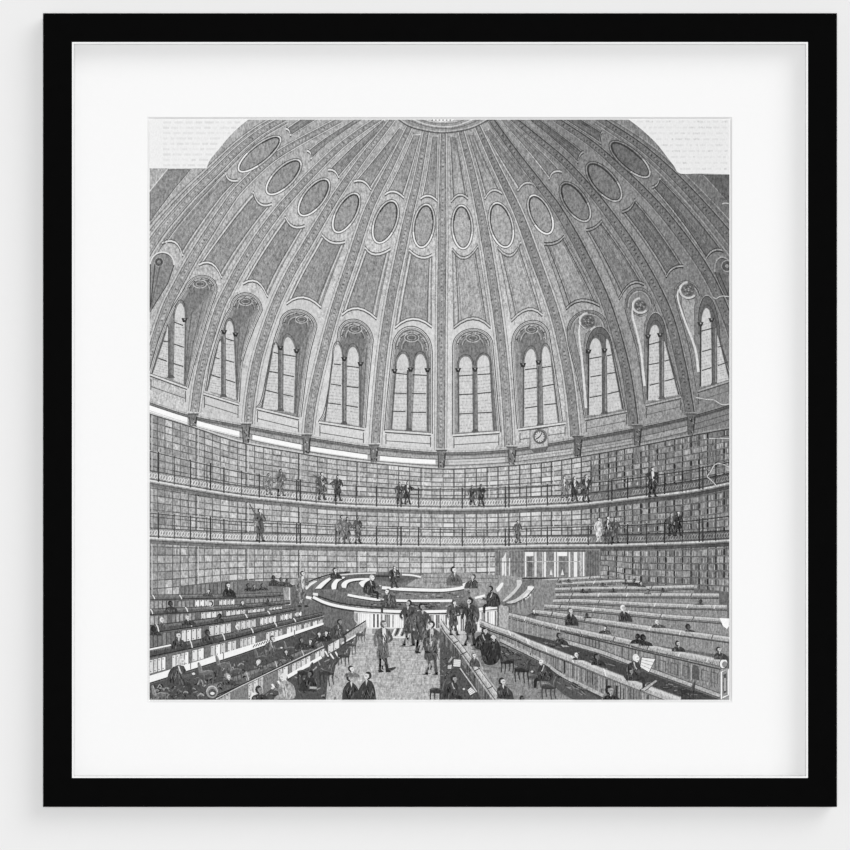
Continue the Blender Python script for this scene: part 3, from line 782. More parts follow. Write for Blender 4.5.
g.fill([(527.5, 557), (532, 557), (532, 576), (527.5, 576)], 105); g.fill([(547.5, 554), (553.5, 554), (553.5, 575), (547.5, 575)], 135); g.fill([(559, 557), (565.5, 557), (565.5, 576), (559, 576)], 120)
g.fill([(502, 560), (506, 552), (506, 562)], 225)
g.up()
for c in (551, 562.5): g.fill([(c - 1.5, 575), (c, 569), (c + 1.5, 575)], 228, up=False)
g.line([(524, 551), (586, 551)], 84, 1.2); g.line([(496, 562), (524, 562)], 96, .9); g.line([(525, 561.5), (582, 561.5)], 190, .7); g.line([(497, 579), (521, 578.6), (582, 578)], 62, 1.3)
g.done()

# ------------------------------------------------------------------ floor of the room
g = Ink('printed_floor', 7)
g.fill([(149, 597), (300, 584), (440, 582), (600, 578), (730, 592), (730, 700), (149, 700)], 112)
g.fill([(366, 612), (500, 612), (520, 640), (560, 664), (600, 699), (300, 700), (330, 660)], 180)
g.up()
for k in range(150):
    y = random.uniform(632, 699); x = random.uniform(342, 455); l = random.uniform(6, 20)
    g.line([(x, y), (x + l, y - .6)], 180 + random.choice((-26, -18, 14, 20)), .7, up=False)
g.fill([(462, 628), (500, 628), (560, 664), (605, 700), (500, 700)], 138)
g.up()
for k in range(70):
    x = random.uniform(462, 560); y = 630 + (x - 462) * .6 + random.uniform(0, 40)
    if y < 699: g.line([(x, y), (x + 7, y)], 138 + random.choice((-24, 20)), .8, up=False)
g.done()

# ------------------------------------------------------------------ the round counter in the middle
g = Ink('printed_counter', 8)
g.fill([(303, 592), (316, 580), (334, 574), (370, 571.5), (421, 573), (460, 576), (500, 577), (534, 584), (534, 594), (516, 604), (498, 609), (445, 615), (394, 615), (345, 610), (316, 603), (305, 599)], 118)
g.fill([(424, 573.6), (470, 573), (522, 577), (522, 582), (498, 600), (478, 604), (462, 587), (430, 588), (405, 586)], 162); g.up()
for k in range(16): g.line([(426 + k * 6, 574.5), (426 + k * 6 + jit(.4), 584)], random.choice((120, 190, 130)), .8, up=False)
for y in (577.5, 582): g.line([(424, y), (498, y + 1)], 118, .8)
# shaded wells between the ring desks
for pl, t in (([(340, 592), (332, 584), (340, 577), (360, 574), (400, 575), (421, 578), (400, 583), (360, 578), (347, 581), (343, 586), (348, 592)], 100),
              ([(316, 590), (326, 580), (332, 578), (331, 589)], 92), ([(306, 598), (314, 590), (330, 592), (347, 598), (346, 605), (325, 601)], 112),
              ([(347, 599), (382, 603), (440, 604), (475, 602), (475, 609), (440, 610.5), (394, 610), (347, 605)], 112),
              ([(357, 586), (382, 591), (440, 593), (470, 590), (470, 599), (440, 599.5), (382, 598.5), (352, 594)], 126),
              ([(500, 602), (516, 591), (521, 581), (506, 580), (503, 590), (494, 603)], 150)):
    g.fill(pl, t)
g.up()
for k in range(120):   # hatching in the wells
    x = random.uniform(348, 470); y = random.choice((595, 606)) + random.uniform(-2.5, 2.5)
    g.line([(x, y), (x + random.uniform(2, 6), y + .2)], random.choice((60, 70, 150, 175)), .9, up=False)
W = 244
for c in ([(301, 590), (307, 586), (316, 582)], [(322, 589), (328, 583), (333, 578)], [(336.5, 589.5), (338.4, 582.4), (345.6, 577.8)], [(346.5, 588.3), (348.6, 583.6), (356, 581.3), (372, 580)], [(347.6, 596.4), (363.5, 599.4), (382, 601.6), (410, 602.4), (440, 602.4)], [(318, 596), (340, 603), (370, 606.6), (395, 608)], [(306, 583), (318, 578), (334, 573.6), (350, 572)]):
    g.line(cr(c, 4), 58, 1.3)
g.fill(cr([(301, 589.3), (307, 585), (315, 581), (317, 581.5), (311, 585.5), (307, 589.5)], 4), 235)
g.fill(cr([(315, 588.6), (322, 582), (330, 577.3), (333, 577.2), (327, 582.5), (321, 588.5)], 4), W)
g.fill(cr([(332, 589.5), (331.6, 585), (335, 580), (341, 577), (345, 577.4), (338, 582), (336, 589)], 4), W)
g.fill(cr([(342, 587.5), (341.6, 584), (346, 580.3), (356, 578.4), (372, 578.2), (372, 579.5), (356, 580.6), (348, 583), (346, 588)], 4), W)
g.fill(cr([(358.8, 583), (362, 580.8), (370, 579.8), (368, 587.5), (362, 587)], 4), W)
g.line(cr([(340, 575), (356, 573.6), (376, 573)], 4), 225, 1.2); g.line(cr([(402, 574.6), (412, 575.2), (421, 577)], 4), 238, 1.6)
g.line(cr([(376, 576), (400, 577)], 4), 60, 1.6)
g.line(cr([(382, 587.6), (396, 588.8), (410, 589.5), (440, 590.2), (455, 589), (464, 587.3)], 4), W, 3.0)
g.line(cr([(382, 590), (410, 591.8), (440, 592.4), (464, 589.6)], 4), 70, 1.0)
g.line(cr([(461, 586.6), (466, 584), (473, 582)], 4), W, 3.0)
g.line(cr([(347.6, 594.8), (363.5, 597.8), (382, 600), (410, 600.8), (440, 600.8), (452, 600.6)], 4), W, 2.4)
g.line(cr([(475, 598), (485, 595.4)], 4), W, 2.2)
g.line(cr([(306, 597), (312, 598.4)], 4), W, 2.6); g.line([(313, 594), (318, 594.5)], 235, 2.6)
g.line(cr([(312, 597), (325, 603.4), (340, 607.3), (363.5, 610.6), (395, 612.3), (420, 612.6), (447, 612)], 4), 70, 4.6)
g.line(cr([(313, 597), (325, 602.6), (340, 606.5), (363.5, 609.8), (395, 611.4), (420, 611.7), (447, 611.2)], 4), W, 2.8)
g.line([(479, 609.6), (497, 607)], W, 3.2); g.line([(478, 605.4), (492, 602.5)], 150, 2.4); g.line([(478, 611.6), (497, 609)], 78, 1)
g.fill(cr([(506, 602.4), (516.5, 598.4), (526, 590.4), (528, 586), (534, 586.4), (533, 591), (524, 598), (512, 604)], 4), 205)
g.fill(cr([(523, 597.5), (527, 593), (532, 595), (526, 600)], 3), 236); g.fill([(528, 586.2), (534, 587), (533.4, 591), (527.6, 589.5)], 240)
g.fill(cr([(516.5, 580), (521.5, 580.6), (520.5, 586), (512, 596), (505, 601), (503, 600.4), (512, 592), (517, 586)], 4), 208)
g.fill(cr([(496, 589), (501, 583), (503.5, 583.6), (500, 590), (497, 592)], 3), 238)
g.line([(500, 606), (516, 603), (527, 597), (534.5, 588)], 80, 1.1)
# slatted front
g.fill([(354, 611.5), (394, 614), (447, 614.2), (497, 609.5), (497, 630), (464, 634), (400, 638.5), (366, 634), (354, 620)], 205)
g.up(); x = 355
while x < 497:
    top = float(np.interp(x, [354, 394, 447, 497], [613, 615, 615, 611])); bot = float(np.interp(x, [354, 370, 400, 440, 470, 497], [620, 628, 628, 628, 632, 628]))
    g.line([(x, top), (x, bot)], random.choice((95, 120, 245, 250, 140, 240)), random.choice((1, 1.3, 1.7)), up=False)
    x += 1.9
g.fill([(372, 628), (408, 628), (408, 635.5), (372, 634)], 150)
g.up()
for k in range(5): g.line([(392 + k * 3.2, 636), (395.5 + k * 3.2, 628.5)], (238, 70)[k % 2], 1.8, up=False)
g.line([(390, 637.4), (409, 637.4)], 232, 1.5); g.line([(366, 628), (394, 628)], 232, 1.2)
# the plain end and outer flank on the right
g.fill([(534, 580), (556, 580), (556, 606), (536, 613), (520, 616), (534, 600)], 138)
g.fill([(498, 604), (509, 607), (509, 630), (497.5, 626)], 176); g.line([(498.3, 606), (498, 626)], 78, 1.2); g.line([(509, 607), (509, 629)], 112, .9)
g.fill(cr([(510, 606.5), (520, 603), (530, 596.5), (534.5, 590)], 3) + [(534.5, 606), (522, 614), (510, 613)], 138)
g.up()
for k in range(11):
    x = 511.5 + k * 2.2; g.line([(x, float(np.interp(x, [510, 534], [607, 592]))), (x, float(np.interp(x, [510, 534], [613, 605])))], (105, 165)[k % 2], .8, up=False)
g.done()

# ------------------------------------------------------------------ reading desks
def slats(g, q, n, lights=(238, 222, 246), darks=(132, 165), gap=.16):
    """panel of upright boards between top edge q0-q1 and bottom edge q3-q2"""
    n = max(2, int(n * .8)); dim = max(lights) < 200
    g.fill(q, darks[1] if dim else 178); g.up()
    for k in range(n):
        a, b = (k + .1) / n, (k + 1 - gap) / n
        g.fill([lerp(q[0], q[1], a), lerp(q[0], q[1], b), lerp(q[3], q[2], b), lerp(q[3], q[2], a)], random.choice(lights) - (random.choice((6, 14, 22, 40)) if not dim else 0), up=False)
    g.up()
    for k in range(n):
        a = (k + 1 - gap / 2) / n
        g.line([lerp(q[0], q[1], a), lerp(q[3], q[2], a)], darks[0] - 20, .6, up=False)
    if not dim:
        g.up()
        for k in range(n):
            for t in (.14, .86):
                p = lerp(lerp(q[0], q[1], (k + .3) / n), lerp(q[3], q[2], (k + .3) / n), t); g.fill([(p[0] - .5, p[1] - .5), (p[0] + .5, p[1] - .5), (p[0] + .5, p[1] + .5), (p[0] - .5, p[1] + .5)], 60, up=False)
    g.line(q + [q[0]], 95, .6)
def vq(x0, yt0, x1, yt1, h0, h1): return [(x0, yt0), (x1, yt1), (x1, yt1 + h1), (x0, yt0 + h0)]
def tube(g, pts, w0, w1, tone, hi, lo):
    """roll of the desk top seen along its length"""
    g.line(pts, tone, w0, w1=w1)
    n = len(pts); wv = lambda s: [(p[0], p[1] + s * (w0 + (w1 - w0) * i / max(1, n - 1))) for i, p in enumerate(pts)]
    g.line(wv(-.22), hi, w0 * .32, w1=w1 * .32); g.line(wv(.46), lo, .9)
    g.line(wv(-.5), lo + 22, .7)
    g.up(); d = 0
    for i in range(n - 1):
        L = math.dist(pts[i], pts[i + 1])
        for k in range(int(L / 1.6)):
            p = lerp(pts[i], pts[i + 1], (k + random.random()) / max(1, L / 1.6)); t = i / n
            hh = (w0 + (w1 - w0) * t) * .35
            g.line([(p[0] + jit(1), p[1] - hh * random.random()), (p[0] + jit(1) + .6, p[1] + hh * random.random())], tone + random.choice((-14, 12)), .6, up=False)
def rings(g, pts, tone=232):
    g.up()
    for x, y, h in pts: g.line(cr([(x - .6, y - h), (x + .8, y - h * .2), (x + 1.8, y + h)], 3), tone, 1.1, up=False)

# left block, back to front
g = Ink('printed_reading_desk', 9)
g.fill([(179, 586), (240, 580), (290, 582), (290, 596), (179, 596)], 122)
slats(g, vq(181, 586, 238, 581.5, 9, 12), 18, (130, 145, 120), (90, 108))
tube(g, [(149, 597.5), (195, 596.5), (240, 596), (284, 594)], 5, 3.5, 108, 135, 56)
g.fill([(283, 588), (290, 586), (291, 606), (285, 607)], 160); g.line([(289.5, 588), (289.5, 606)], 222, 1.3); rings(g, [(153, 597, 2), (180, 597, 2)]); g.done()
g = Ink('printed_reading_desk', 9); g.lv = 20
g.fill([(149, 600), (240, 599), (292, 599), (292, 606), (149, 613)], 118)
slats(g, vq(150, 601, 175, 600.5, 8, 8), 8, (150, 165), (88, 120)); slats(g, vq(178, 601, 194, 600, 7, 7), 5, (140, 155), (85, 110))
slats(g, vq(195, 600, 214.5, 599.6, 7, 6.6), 6); slats(g, vq(219, 599.6, 235, 599.2, 6.6, 6), 5)
slats(g, vq(246, 599, 281, 597.5, 4.5, 4), 10, (150, 165), (90, 115))
tube(g, [(149, 612), (195, 609.6), (240, 606.6), (290, 602)], 6, 3.4, 102, 130, 52); rings(g, [(151, 611.5, 2.5), (186, 609.5, 2.2), (212, 607.5, 2)]); g.done()
g = Ink('printed_reading_desk', 10)
g.fill([(149, 615), (240, 609.5), (300, 604), (300, 612), (149, 630)], 112)
slats(g, vq(150, 616, 168, 615, 11, 10.5), 6, (155, 185), (88, 120)); slats(g, vq(172, 614.5, 196, 613, 10.5, 9), 8, (140, 170), (88, 115))
slats(g, vq(201, 612.4, 222.5, 611, 7.5, 7), 6); slats(g, vq(226, 610.8, 246, 609.4, 6.4, 5), 6); slats(g, vq(248, 609.4, 265, 608, 4.6, 4), 6); slats(g, vq(269, 607.4, 282.5, 606, 3.4, 3.2), 5)
tube(g, [(149, 629.5), (195, 623.5), (240, 617.3), (270, 613), (296, 608.5)], 8, 3.2, 92, 122, 46); rings(g, [(157, 628, 3.6), (190, 623.5, 3), (245.5, 616, 2), (268, 612.5, 1.6)]); g.done()
g = Ink('printed_reading_desk', 10); g.lv = 20
g.fill([(149, 634), (240, 620), (304, 610.5), (304, 618), (149, 652)], 108)
slats(g, vq(149, 634.5, 180, 631, 14, 12.5), 9, (118, 135), (80, 104)); slats(g, vq(181.5, 630.5, 202, 628, 12, 10.5), 5, (175, 240, 230), (96, 140)); slats(g, vq(209, 626, 231.5, 623, 10.5, 9.4), 6)
slats(g, vq(236, 622, 256.5, 618.8, 8.6, 8), 6); slats(g, vq(260, 618, 276.5, 615.4, 7.8, 7.2), 5); slats(g, vq(280, 614.8, 292.5, 612.8, 6.4, 6), 4); slats(g, vq(294.6, 612.4, 302, 611.4, 4.6, 4.4), 3)
tube(g, [(149, 652.5), (190, 645), (240, 633.8), (275, 625), (322, 614)], 9, 3.6, 84, 116, 42); g.line([(149, 649.6), (171, 645)], 238, 1.6)
rings(g, [(190.5, 644, 3.8), (223, 637, 3.2), (251.5, 630.5, 2.4), (275, 624.5, 2), (294, 620, 1.8)]); g.done()
g = Ink('printed_reading_desk', 11)
g.fill([(149, 659), (240, 637.5), (324, 617.5), (324, 626), (240, 650), (149, 677)], 118)
g.line([(149, 657.6), (195, 647), (240, 637.4), (324, 617)], 92, 1.3); g.line([(149, 656.4), (240, 636.2), (324, 616)], 165, .8)
for a in (vq(149.6, 660, 166, 656.5, 14, 13), vq(172, 655.5, 189, 651.5, 14, 13), vq(192, 650.5, 204.5, 647.5, 11.5, 11), vq(210.5, 646, 226, 642.4, 11.5, 11), vq(227.5, 642, 236.8, 640, 10.5, 10),
          vq(240, 639, 256, 635.4, 9.8, 9.2), vq(266, 632.4, 283, 628.4, 8.6, 8.2), vq(286.5, 627.4, 302, 623.8, 8.2, 7.6), vq(303.6, 623.4, 311, 621.6, 6.6, 6.2), vq(312.5, 621.2, 323.4, 618.8, 6.6, 6.2)):
    slats(g, a, max(3, int((a[1][0] - a[0][0]) / 3.2)), (244, 225, 250))
g.fill([(149, 676), (240, 648), (323.5, 622.6), (323.5, 625), (240, 654.2), (149, 683.2)], 246); g.line([(149, 683.4), (240, 654.4), (323.5, 625.2)], 60, 1.1)
g.up()
for x, y in ((190.6, 666), (223.5, 656), (294.5, 633.5)): g.line([(x, y - 3.6), (x, y + 3.2)], 120, 1, up=False)
for k in range(7): g.line([(253 + k * 2.6, 647.5 - k * .9), (255 + k * 2.6, 644.4 - k * .9)], 60, .9, up=False)
g.done()
g = Ink('printed_reading_desk', 11); g.lv = 22     # nearest on the left, cut by the sheet
g.fill([(149, 685), (240, 656), (324, 626), (348, 632), (354, 640), (338, 662), (328, 676), (326, 699.6), (149, 699.6)], 86)
g.up()
for k in range(230):
    x = random.uniform(150, 336); lo_ = float(np.interp(x, [149, 240, 324, 345], [687, 658, 630, 640])); y = random.uniform(lo_, 699)
    g.line([(x, y), (x + random.uniform(-4, 5), y + random.uniform(-4, 4))], random.choice((48, 55, 128, 150, 115)), random.choice((.7, 1.1)), up=False)
g.up()
for k in range(90):
    x = random.uniform(152, 325); lo_ = float(np.interp(x, [149, 240, 324, 345], [690, 661, 633, 643])); y = random.uniform(lo_, min(699, lo_ + 34)); q = random.uniform(3, 7)
    g.line(cr([(x, y), (x + q * .5, y - q * random.uniform(-.2, .8)), (x + q, y + jit(3))], 3), random.choice((135, 155, 165, 46)), random.choice((.8, 1.3)), up=False)
tube(g, [(208, 692), (244, 678.5), (275, 666), (301, 654.5), (322, 644.6)], 14, 7, 100, 128, 44)
g.ell(212, 692, 5.8, 6.2, 0, 150); g.line(ellp(212, 692, 5.4, 5.8, 0, 180, 360), 205, 1.0); g.ell(212.4, 692.6, 3.8, 4, 0, 92); g.ell(212.4, 693.4, 2.2, 1.5, 0, 232)
rings(g, [(247, 677, 4.5), (275.5, 665, 4), (302, 653, 3.4)], 190)
g.fill([(216, 699.6), (240, 687), (290, 664.6), (325, 648), (325, 657), (288, 676), (262, 696), (258, 699.6)], 128)
g.line([(216, 699), (240, 686.6), (288, 663.6), (324, 646)], 205, .9); g.line([(216, 697.6), (240, 685.4), (288, 662.4)], 45, 1)
for a in (vq(220, 698, 231, 692, 3, 8), vq(248, 684, 264, 676, 15, 17), vq(277.6, 670, 288.5, 665.5, 10, 10.5), vq(291.8, 664, 311, 655, 11, 11), vq(315, 652.6, 325, 648, 8, 8), vq(328, 645, 340, 638.5, 9, 9)):
    slats(g, a, max(3, int((a[1][0] - a[0][0]) / 3.4)), (246, 228, 205))
g.fill([(287, 675), (321, 655.6), (322, 658.4), (288, 678.6)], 244)
g.up()
for k in range(6): g.line([(325 + k * 2.6, 652 + jit(2)), (328.5 + k * 2.6, 657 + jit(2))], (240, 90)[k % 2], 1.5, up=False)
for k in range(5): g.line([(272 + k * 3, 684 - k * 1.6), (275.5 + k * 3, 690 - k * 1.6)], (240, 110)[k % 2], 2, up=False)
g.fill([(250, 699.6), (252, 692), (258, 695), (257, 699.6)], 236)
g.done()
g = Ink('printed_reading_desk', 12)     # desk end meeting the counter
g.fill([(338, 640), (366, 621.5), (367, 628.5), (341, 645)], 168); g.line([(338, 638.6), (366, 620.6)], 58, 1.2); g.line([(342, 643.5), (361.5, 632)], 242, 1.5); g.line([(341, 646.4), (366, 630)], 70, 1); g.done()

# right block, back to front: light rolls over slatted boards
TUBES = [
    ([(542, 580.8), (570, 579), (600, 577)], 3, 3, 4), ([(552, 584), (592, 582.2), (622, 581), (640, 582)], 3, 3, 5), ([(555, 589.3), (600, 588), (640, 587.8), (694, 586.4)], 3.2, 3.4, 5),
    ([(556, 595), (600, 594.6), (640, 594.6), (719, 595.2)], 3.4, 4, 7), ([(553, 601), (575, 600.7), (600, 601.7), (640, 604), (690, 606), (727, 607)], 3.6, 4.4, 8),
    ([(544, 606), (570, 607.4), (600, 609.8), (640, 613.6), (670, 616.5), (706, 619), (730, 621)], 3.8, 4.4, 11), ([(536, 611.6), (552, 613.6), (574, 617), (595, 620.4), (640, 627), (680, 632.5), (730, 639.5)], 4, 6, 12),
    ([(509, 614.6), (527, 619), (540, 622.6), (565, 628.4), (592, 634.2), (627, 641.6), (640, 645.4), (672, 652.6), (705, 659.4), (722, 663)], 4, 8, 20)]
for i, (pts, w0, w1, h) in enumerate(TUBES):
    g = Ink('printed_reading_desk', 9 + i * .5)
    g.lv = 0
    P = cr(pts, 4)
    low = [(p[0], p[1] + w0 + h * (0.75 + .35 * k / len(P))) for k, p in enumerate(P)]
    g.fill(P + low[::-1], 146)
    g.up(); x = P[0][0]
    f = fn(P)
    while x < P[-1][0]:
        g.line([(x, f(x) + 1.5), (x, f(x) + h * 1.0)], 148 + random.choice((-24, -14, 10, 18)), .8, up=False); x += 1.9 + random.random()
    g.line([(p[0], p[1] + w0 * .75 + .6) for p in P], 74, 1.0)
    tube(g, P, w0, w1, 176 if i > 2 else 182, 206, 104)
    g.up()
    k = P[0][0] + 16
    while k < P[-1][0]:
        if random.random() < .8: g.line([(k + .8, f(k) - w0 * .5), (k - .8, f(k) + w0 * .55)], random.choice((84, 228)), 1, up=False)
        k += 14 + w0 * 3.4 + random.random() * 8
    if i == 7:     # panelled board, plinth and end post of the near desk
        brd = cr([(560, 642.5), (600, 654), (627, 664), (656, 674.5), (720, 698)], 4)
        g.fill([(565, 632), (600, 640.5), (640, 650), (672, 657.5), (721, 668), (720, 699), (656, 675), (627, 664.5), (600, 654.5), (560, 643)], 142)
        g.up()
        x = 566
        while x < 716:
            yt = float(np.interp(x, [560, 600, 640, 672, 721], [632, 641.5, 651, 659, 671])); yb = float(np.interp(x, [560, 600, 627, 656, 720], [640, 651, 660, 669, 689]))
            g.line([(x, yt), (x, yb)], 142 + random.choice((-55, -25, 18, 32)), random.choice((.8, 1.2)), up=False); x += 3.3
        g.line([(565, 632.6), (600, 641), (640, 650.6), (672, 658), (721, 669.5)], 72, 1.3)
        g.line([(p[0], p[1] - 2) for p in brd], 178, 4.6); g.line(brd, 84, 1); g.line([(p[0], p[1] - 4.6) for p in brd], 92, .8)
        for a in (659, 671, 683, 692.5, 701.5, 711):
            yt = float(np.interp(a, [640, 721], [655.5, 674])); g.line([(a, yt), (a + 6.4, yt + 1.7), (a + 6.4, yt + 12.5), (a, yt + 10.5), (a, yt)], 92, .9)
        g.fill([(692.5, 664.5), (698.5, 666), (698.5, 680.5), (692.5, 678.5)], 96)
        g.fill([(720.5, 669), (729.4, 668), (729.4, 699.6), (720.5, 699.6)], 150); g.line([(721.4, 699), (721.4, 672), (728.4, 669), (728.4, 695), (722.6, 697.6)], 244, 1.3)
        g.fill([(723.4, 675), (726.6, 673), (726.6, 692), (723.4, 694)], 84); g.line([(725, 678), (725, 691)], 230, .9)
        g.ell(723.5, 663.5, 4, 5.2, 15, 240); g.ell(724.6, 664.4, 2.6, 3.2, 15, 150); g.line(ellp(723.5, 663.5, 4, 5.2, 15), 80, .8)
    g.done()
# the gangway in front of it, then the nearest desk on the right
g = Ink('printed_gangway', 13)
g.fill([(500, 628), (560, 642), (600, 655), (656, 676), (720, 699.6), (600, 699.6), (560, 676), (520, 650)], 76); g.up()
for k in range(110):
    x = random.uniform(520, 715); y = float(np.interp(x, [500, 560, 600, 656, 720], [632, 645, 659, 680, 699])) + random.uniform(0, 14)
    if y < 699: g.line([(x, y), (x + random.uniform(2, 7), y + random.uniform(-1, 3))], random.choice((48, 110, 130, 55)), .9, up=False)
g.done()
g = Ink('printed_reading_desk', 13.5)
P = cr([(480, 622), (493, 627.6), (509.4, 633.4), (526, 641), (540, 647), (572, 659.4), (603.5, 672.4), (640, 686.6), (680, 701.5)], 4)
low = [(p[0], p[1] + 5 + 12 * min(1, max(0, (p[0] - 478) / 90))) for p in P]
g.fill(P + low[::-1], 140)
g.up()
f = fn(P); x = 482
while x < 660:
    hb = 5 + 12 * min(1, (x - 478) / 90)
    g.line([(x, f(x) + 2), (x, f(x) + hb)], 140 + random.choice((-34, -20, 16, 28)), .9, up=False); x += 2.3
g.fill([(562, 660), (604, 678), (640, 692), (660, 699.6), (602, 699.6), (600, 693), (562, 674)], 136); g.up()
x = 564
while x < 650:
    yt = f(x) + 5; yb = float(np.interp(x, [562, 600, 640], [673, 692, 706]))
    g.line([(x, yt), (x, min(699, yb))], 136 + random.choice((-48, -24, 20, 34)), random.choice((.8, 1.3)), up=False); x += 2.9
g.fill([(615, 685), (624, 688.5), (624, 699.6), (612, 699.6)], 92)
g.line(cr([(500, 640), (540, 660), (562, 675.4), (603, 695.6)], 4), 182, 3.4); g.line(cr([(500, 642), (540, 662), (562, 677.6), (603, 697.8)], 4), 70, 1)
g.line([(p[0], p[1] + 4.4) for p in P], 62, 1.2)
tube(g, P, 5, 9.5, 182, 210, 96)
rings(g, [(509, 633, 2.4), (526.5, 641, 2.6), (545, 649, 3), (571.5, 659, 3.4), (604, 672.4, 3.8)], 238); g.done()
g = Ink('printed_shadow', 13.6); g.fill(cr([(497, 645), (520, 653), (545, 666), (566, 681), (600, 699), (572, 699), (548, 682), (520, 668), (500, 655)], 3), 92); g.up()
for k in range(60):
    x = random.uniform(500, 585); y = float(np.interp(x, [497, 545, 600], [648, 671, 700])) + jit(5); g.line([(x, y), (x + random.uniform(2, 6), y + random.uniform(0, 4))], random.choice((50, 60, 140)), .9, up=False)
g.done()
# the diagonal desk in the middle foreground
g = Ink('printed_reading_desk', 14)
g.fill([(440, 626), (450, 640), (478, 675), (497, 699.6), (478, 699.6), (470, 690), (440, 690)], 104); g.up()
for k in range(22):
    x = 442 + k * 2.3; yt = float(np.interp(x, [440, 457.6, 477.6, 497], [630, 648, 675, 703])); g.line([(x, yt), (x, min(699, yt + 26))], random.choice((70, 140, 128, 62)), .9, up=False)
g.fill([(440, 640), (458, 658), (475, 684), (481, 699.6), (440, 699.6)], 84); g.up()
for k in range(80):
    x = random.uniform(441, 476); y = random.uniform(648, 698)
    if y > 650 + (x - 440) * .2: g.line([(x, y), (x + jit(4), y + jit(4))], random.choice((50, 112, 130, 60)), .9, up=False)
g.line([(460, 668), (477, 692)], 205, 1.1)
P = [(441, 622), (445, 629), (457.6, 643.5), (467, 656), (477.6, 671), (490.6, 689), (501, 703)]
tube(g, cr(P, 4), 6.4, 10.5, 182, 212, 82)
g.up()
for x, y in ((456, 642), (464, 653), (477, 669.6), (490, 687.5)): g.line([(x - 3, y + 1.6), (x + 3, y - 1.4)], 70, 1, up=False)
g.done()

# ------------------------------------------------------------------ chairs
# seat centre, size, tone, back to the left or right
for (x, y, s, t, b) in ((304, 672, 1.1, 62, 1), (326, 672, 1.1, 66, 1), (350, 644, .85, 84, 1), (360, 634, .7, 90, 1), (343, 655, .9, 70, 1), (508, 661, 1.0, 52, -1), (521, 669, 1.1, 50, 1), (534, 676, 1.0, 92, 1), (437, 690, 1.2, 66, 1), (687, 690, 1.0, 60, 1),
                        (207, 672, 1.1, 112, -1), (224, 664, 1.0, 104, -1), (236, 670, 1.0, 96, -1), (262, 657, .9, 92, -1), (290, 648, .8, 90, -1), (160, 694, 1.0, 120, -1), (548, 686, 1.1, 70, 1)):
    g = Ink('printed_chair', 14.5)
    L = lambda pts: [(x + b * dx * s, y + dy * s) for dx, dy in pts]
    g.fill(cr(L([(-6, -1), (-1, -2), (6, 0), (7, 2.4), (0, 3), (-6, 2)]), 3), t)
    g.fill(cr(L([(3, 1), (5, -5), (7, -8.5), (8.6, -8), (8, -2), (7, 2)]), 3), t + 14); g.line(cr(L([(4.4, 0), (5.6, -5), (7.4, -8.8)]), 3), min(170, t + 48), .8)
    g.up()
    for dx, dy in ((-5, 12), (-1.5, 10), (3, 13), (6.6, 11.5)): g.line(cr(L([(dx, 1), (dx - .5, dy * .5), (dx + .3, dy)]), 3), t - 6, 1.3 * s, w1=.8 * s, up=False)
    g.line(L([(-5.4, -.6), (0, -1.4), (6, .4)]), min(170, t + 40), .7)
    g.done()

# ------------------------------------------------------------------ printed figures
FIG = 15
def head(g, x, y, r, face=218, hair=60, turn=1):
    g.ell(x - .1 * r * turn, y - .12 * r, r * .84, r * 1.0, 0, hair, 12)
    g.fill(cr([(x - .35 * r * turn, y - .4 * r), (x + .55 * r * turn, y - .62 * r), (x + .92 * r * turn, y + .1 * r), (x + .55 * r * turn, y + .95 * r), (x + .05 * r * turn, y + 1.1 * r), (x - .3 * r * turn, y + .35 * r)], 3), face)
    g.line([(x + .15 * r * turn, y + .02 * r), (x + .72 * r * turn, y - .02 * r)], 100, max(.4, r * .16))
    g.line([(x + .25 * r * turn, y + .72 * r), (x + .62 * r * turn, y + .7 * r)], 120, max(.35, r * .13))
    g.line([(x - .2 * r * turn, y + .4 * r), (x + .1 * r * turn, y + 1.05 * r)], max(40, hair), max(.5, r * .28))
def folds(g, n, fx, fy, coat, ln):
    """engraved folds of the cloth"""
    g.up()
    for k in range(n):
        x, y = fx(random.random()), fy(random.random())
        g.line([(x, y), (x + jit(ln * .35), y + ln * random.uniform(.5, 1))], max(24, coat + random.choice((-34, -28, -40, 36, 50, 28))), random.choice((.6, .8, 1.0)), up=False)
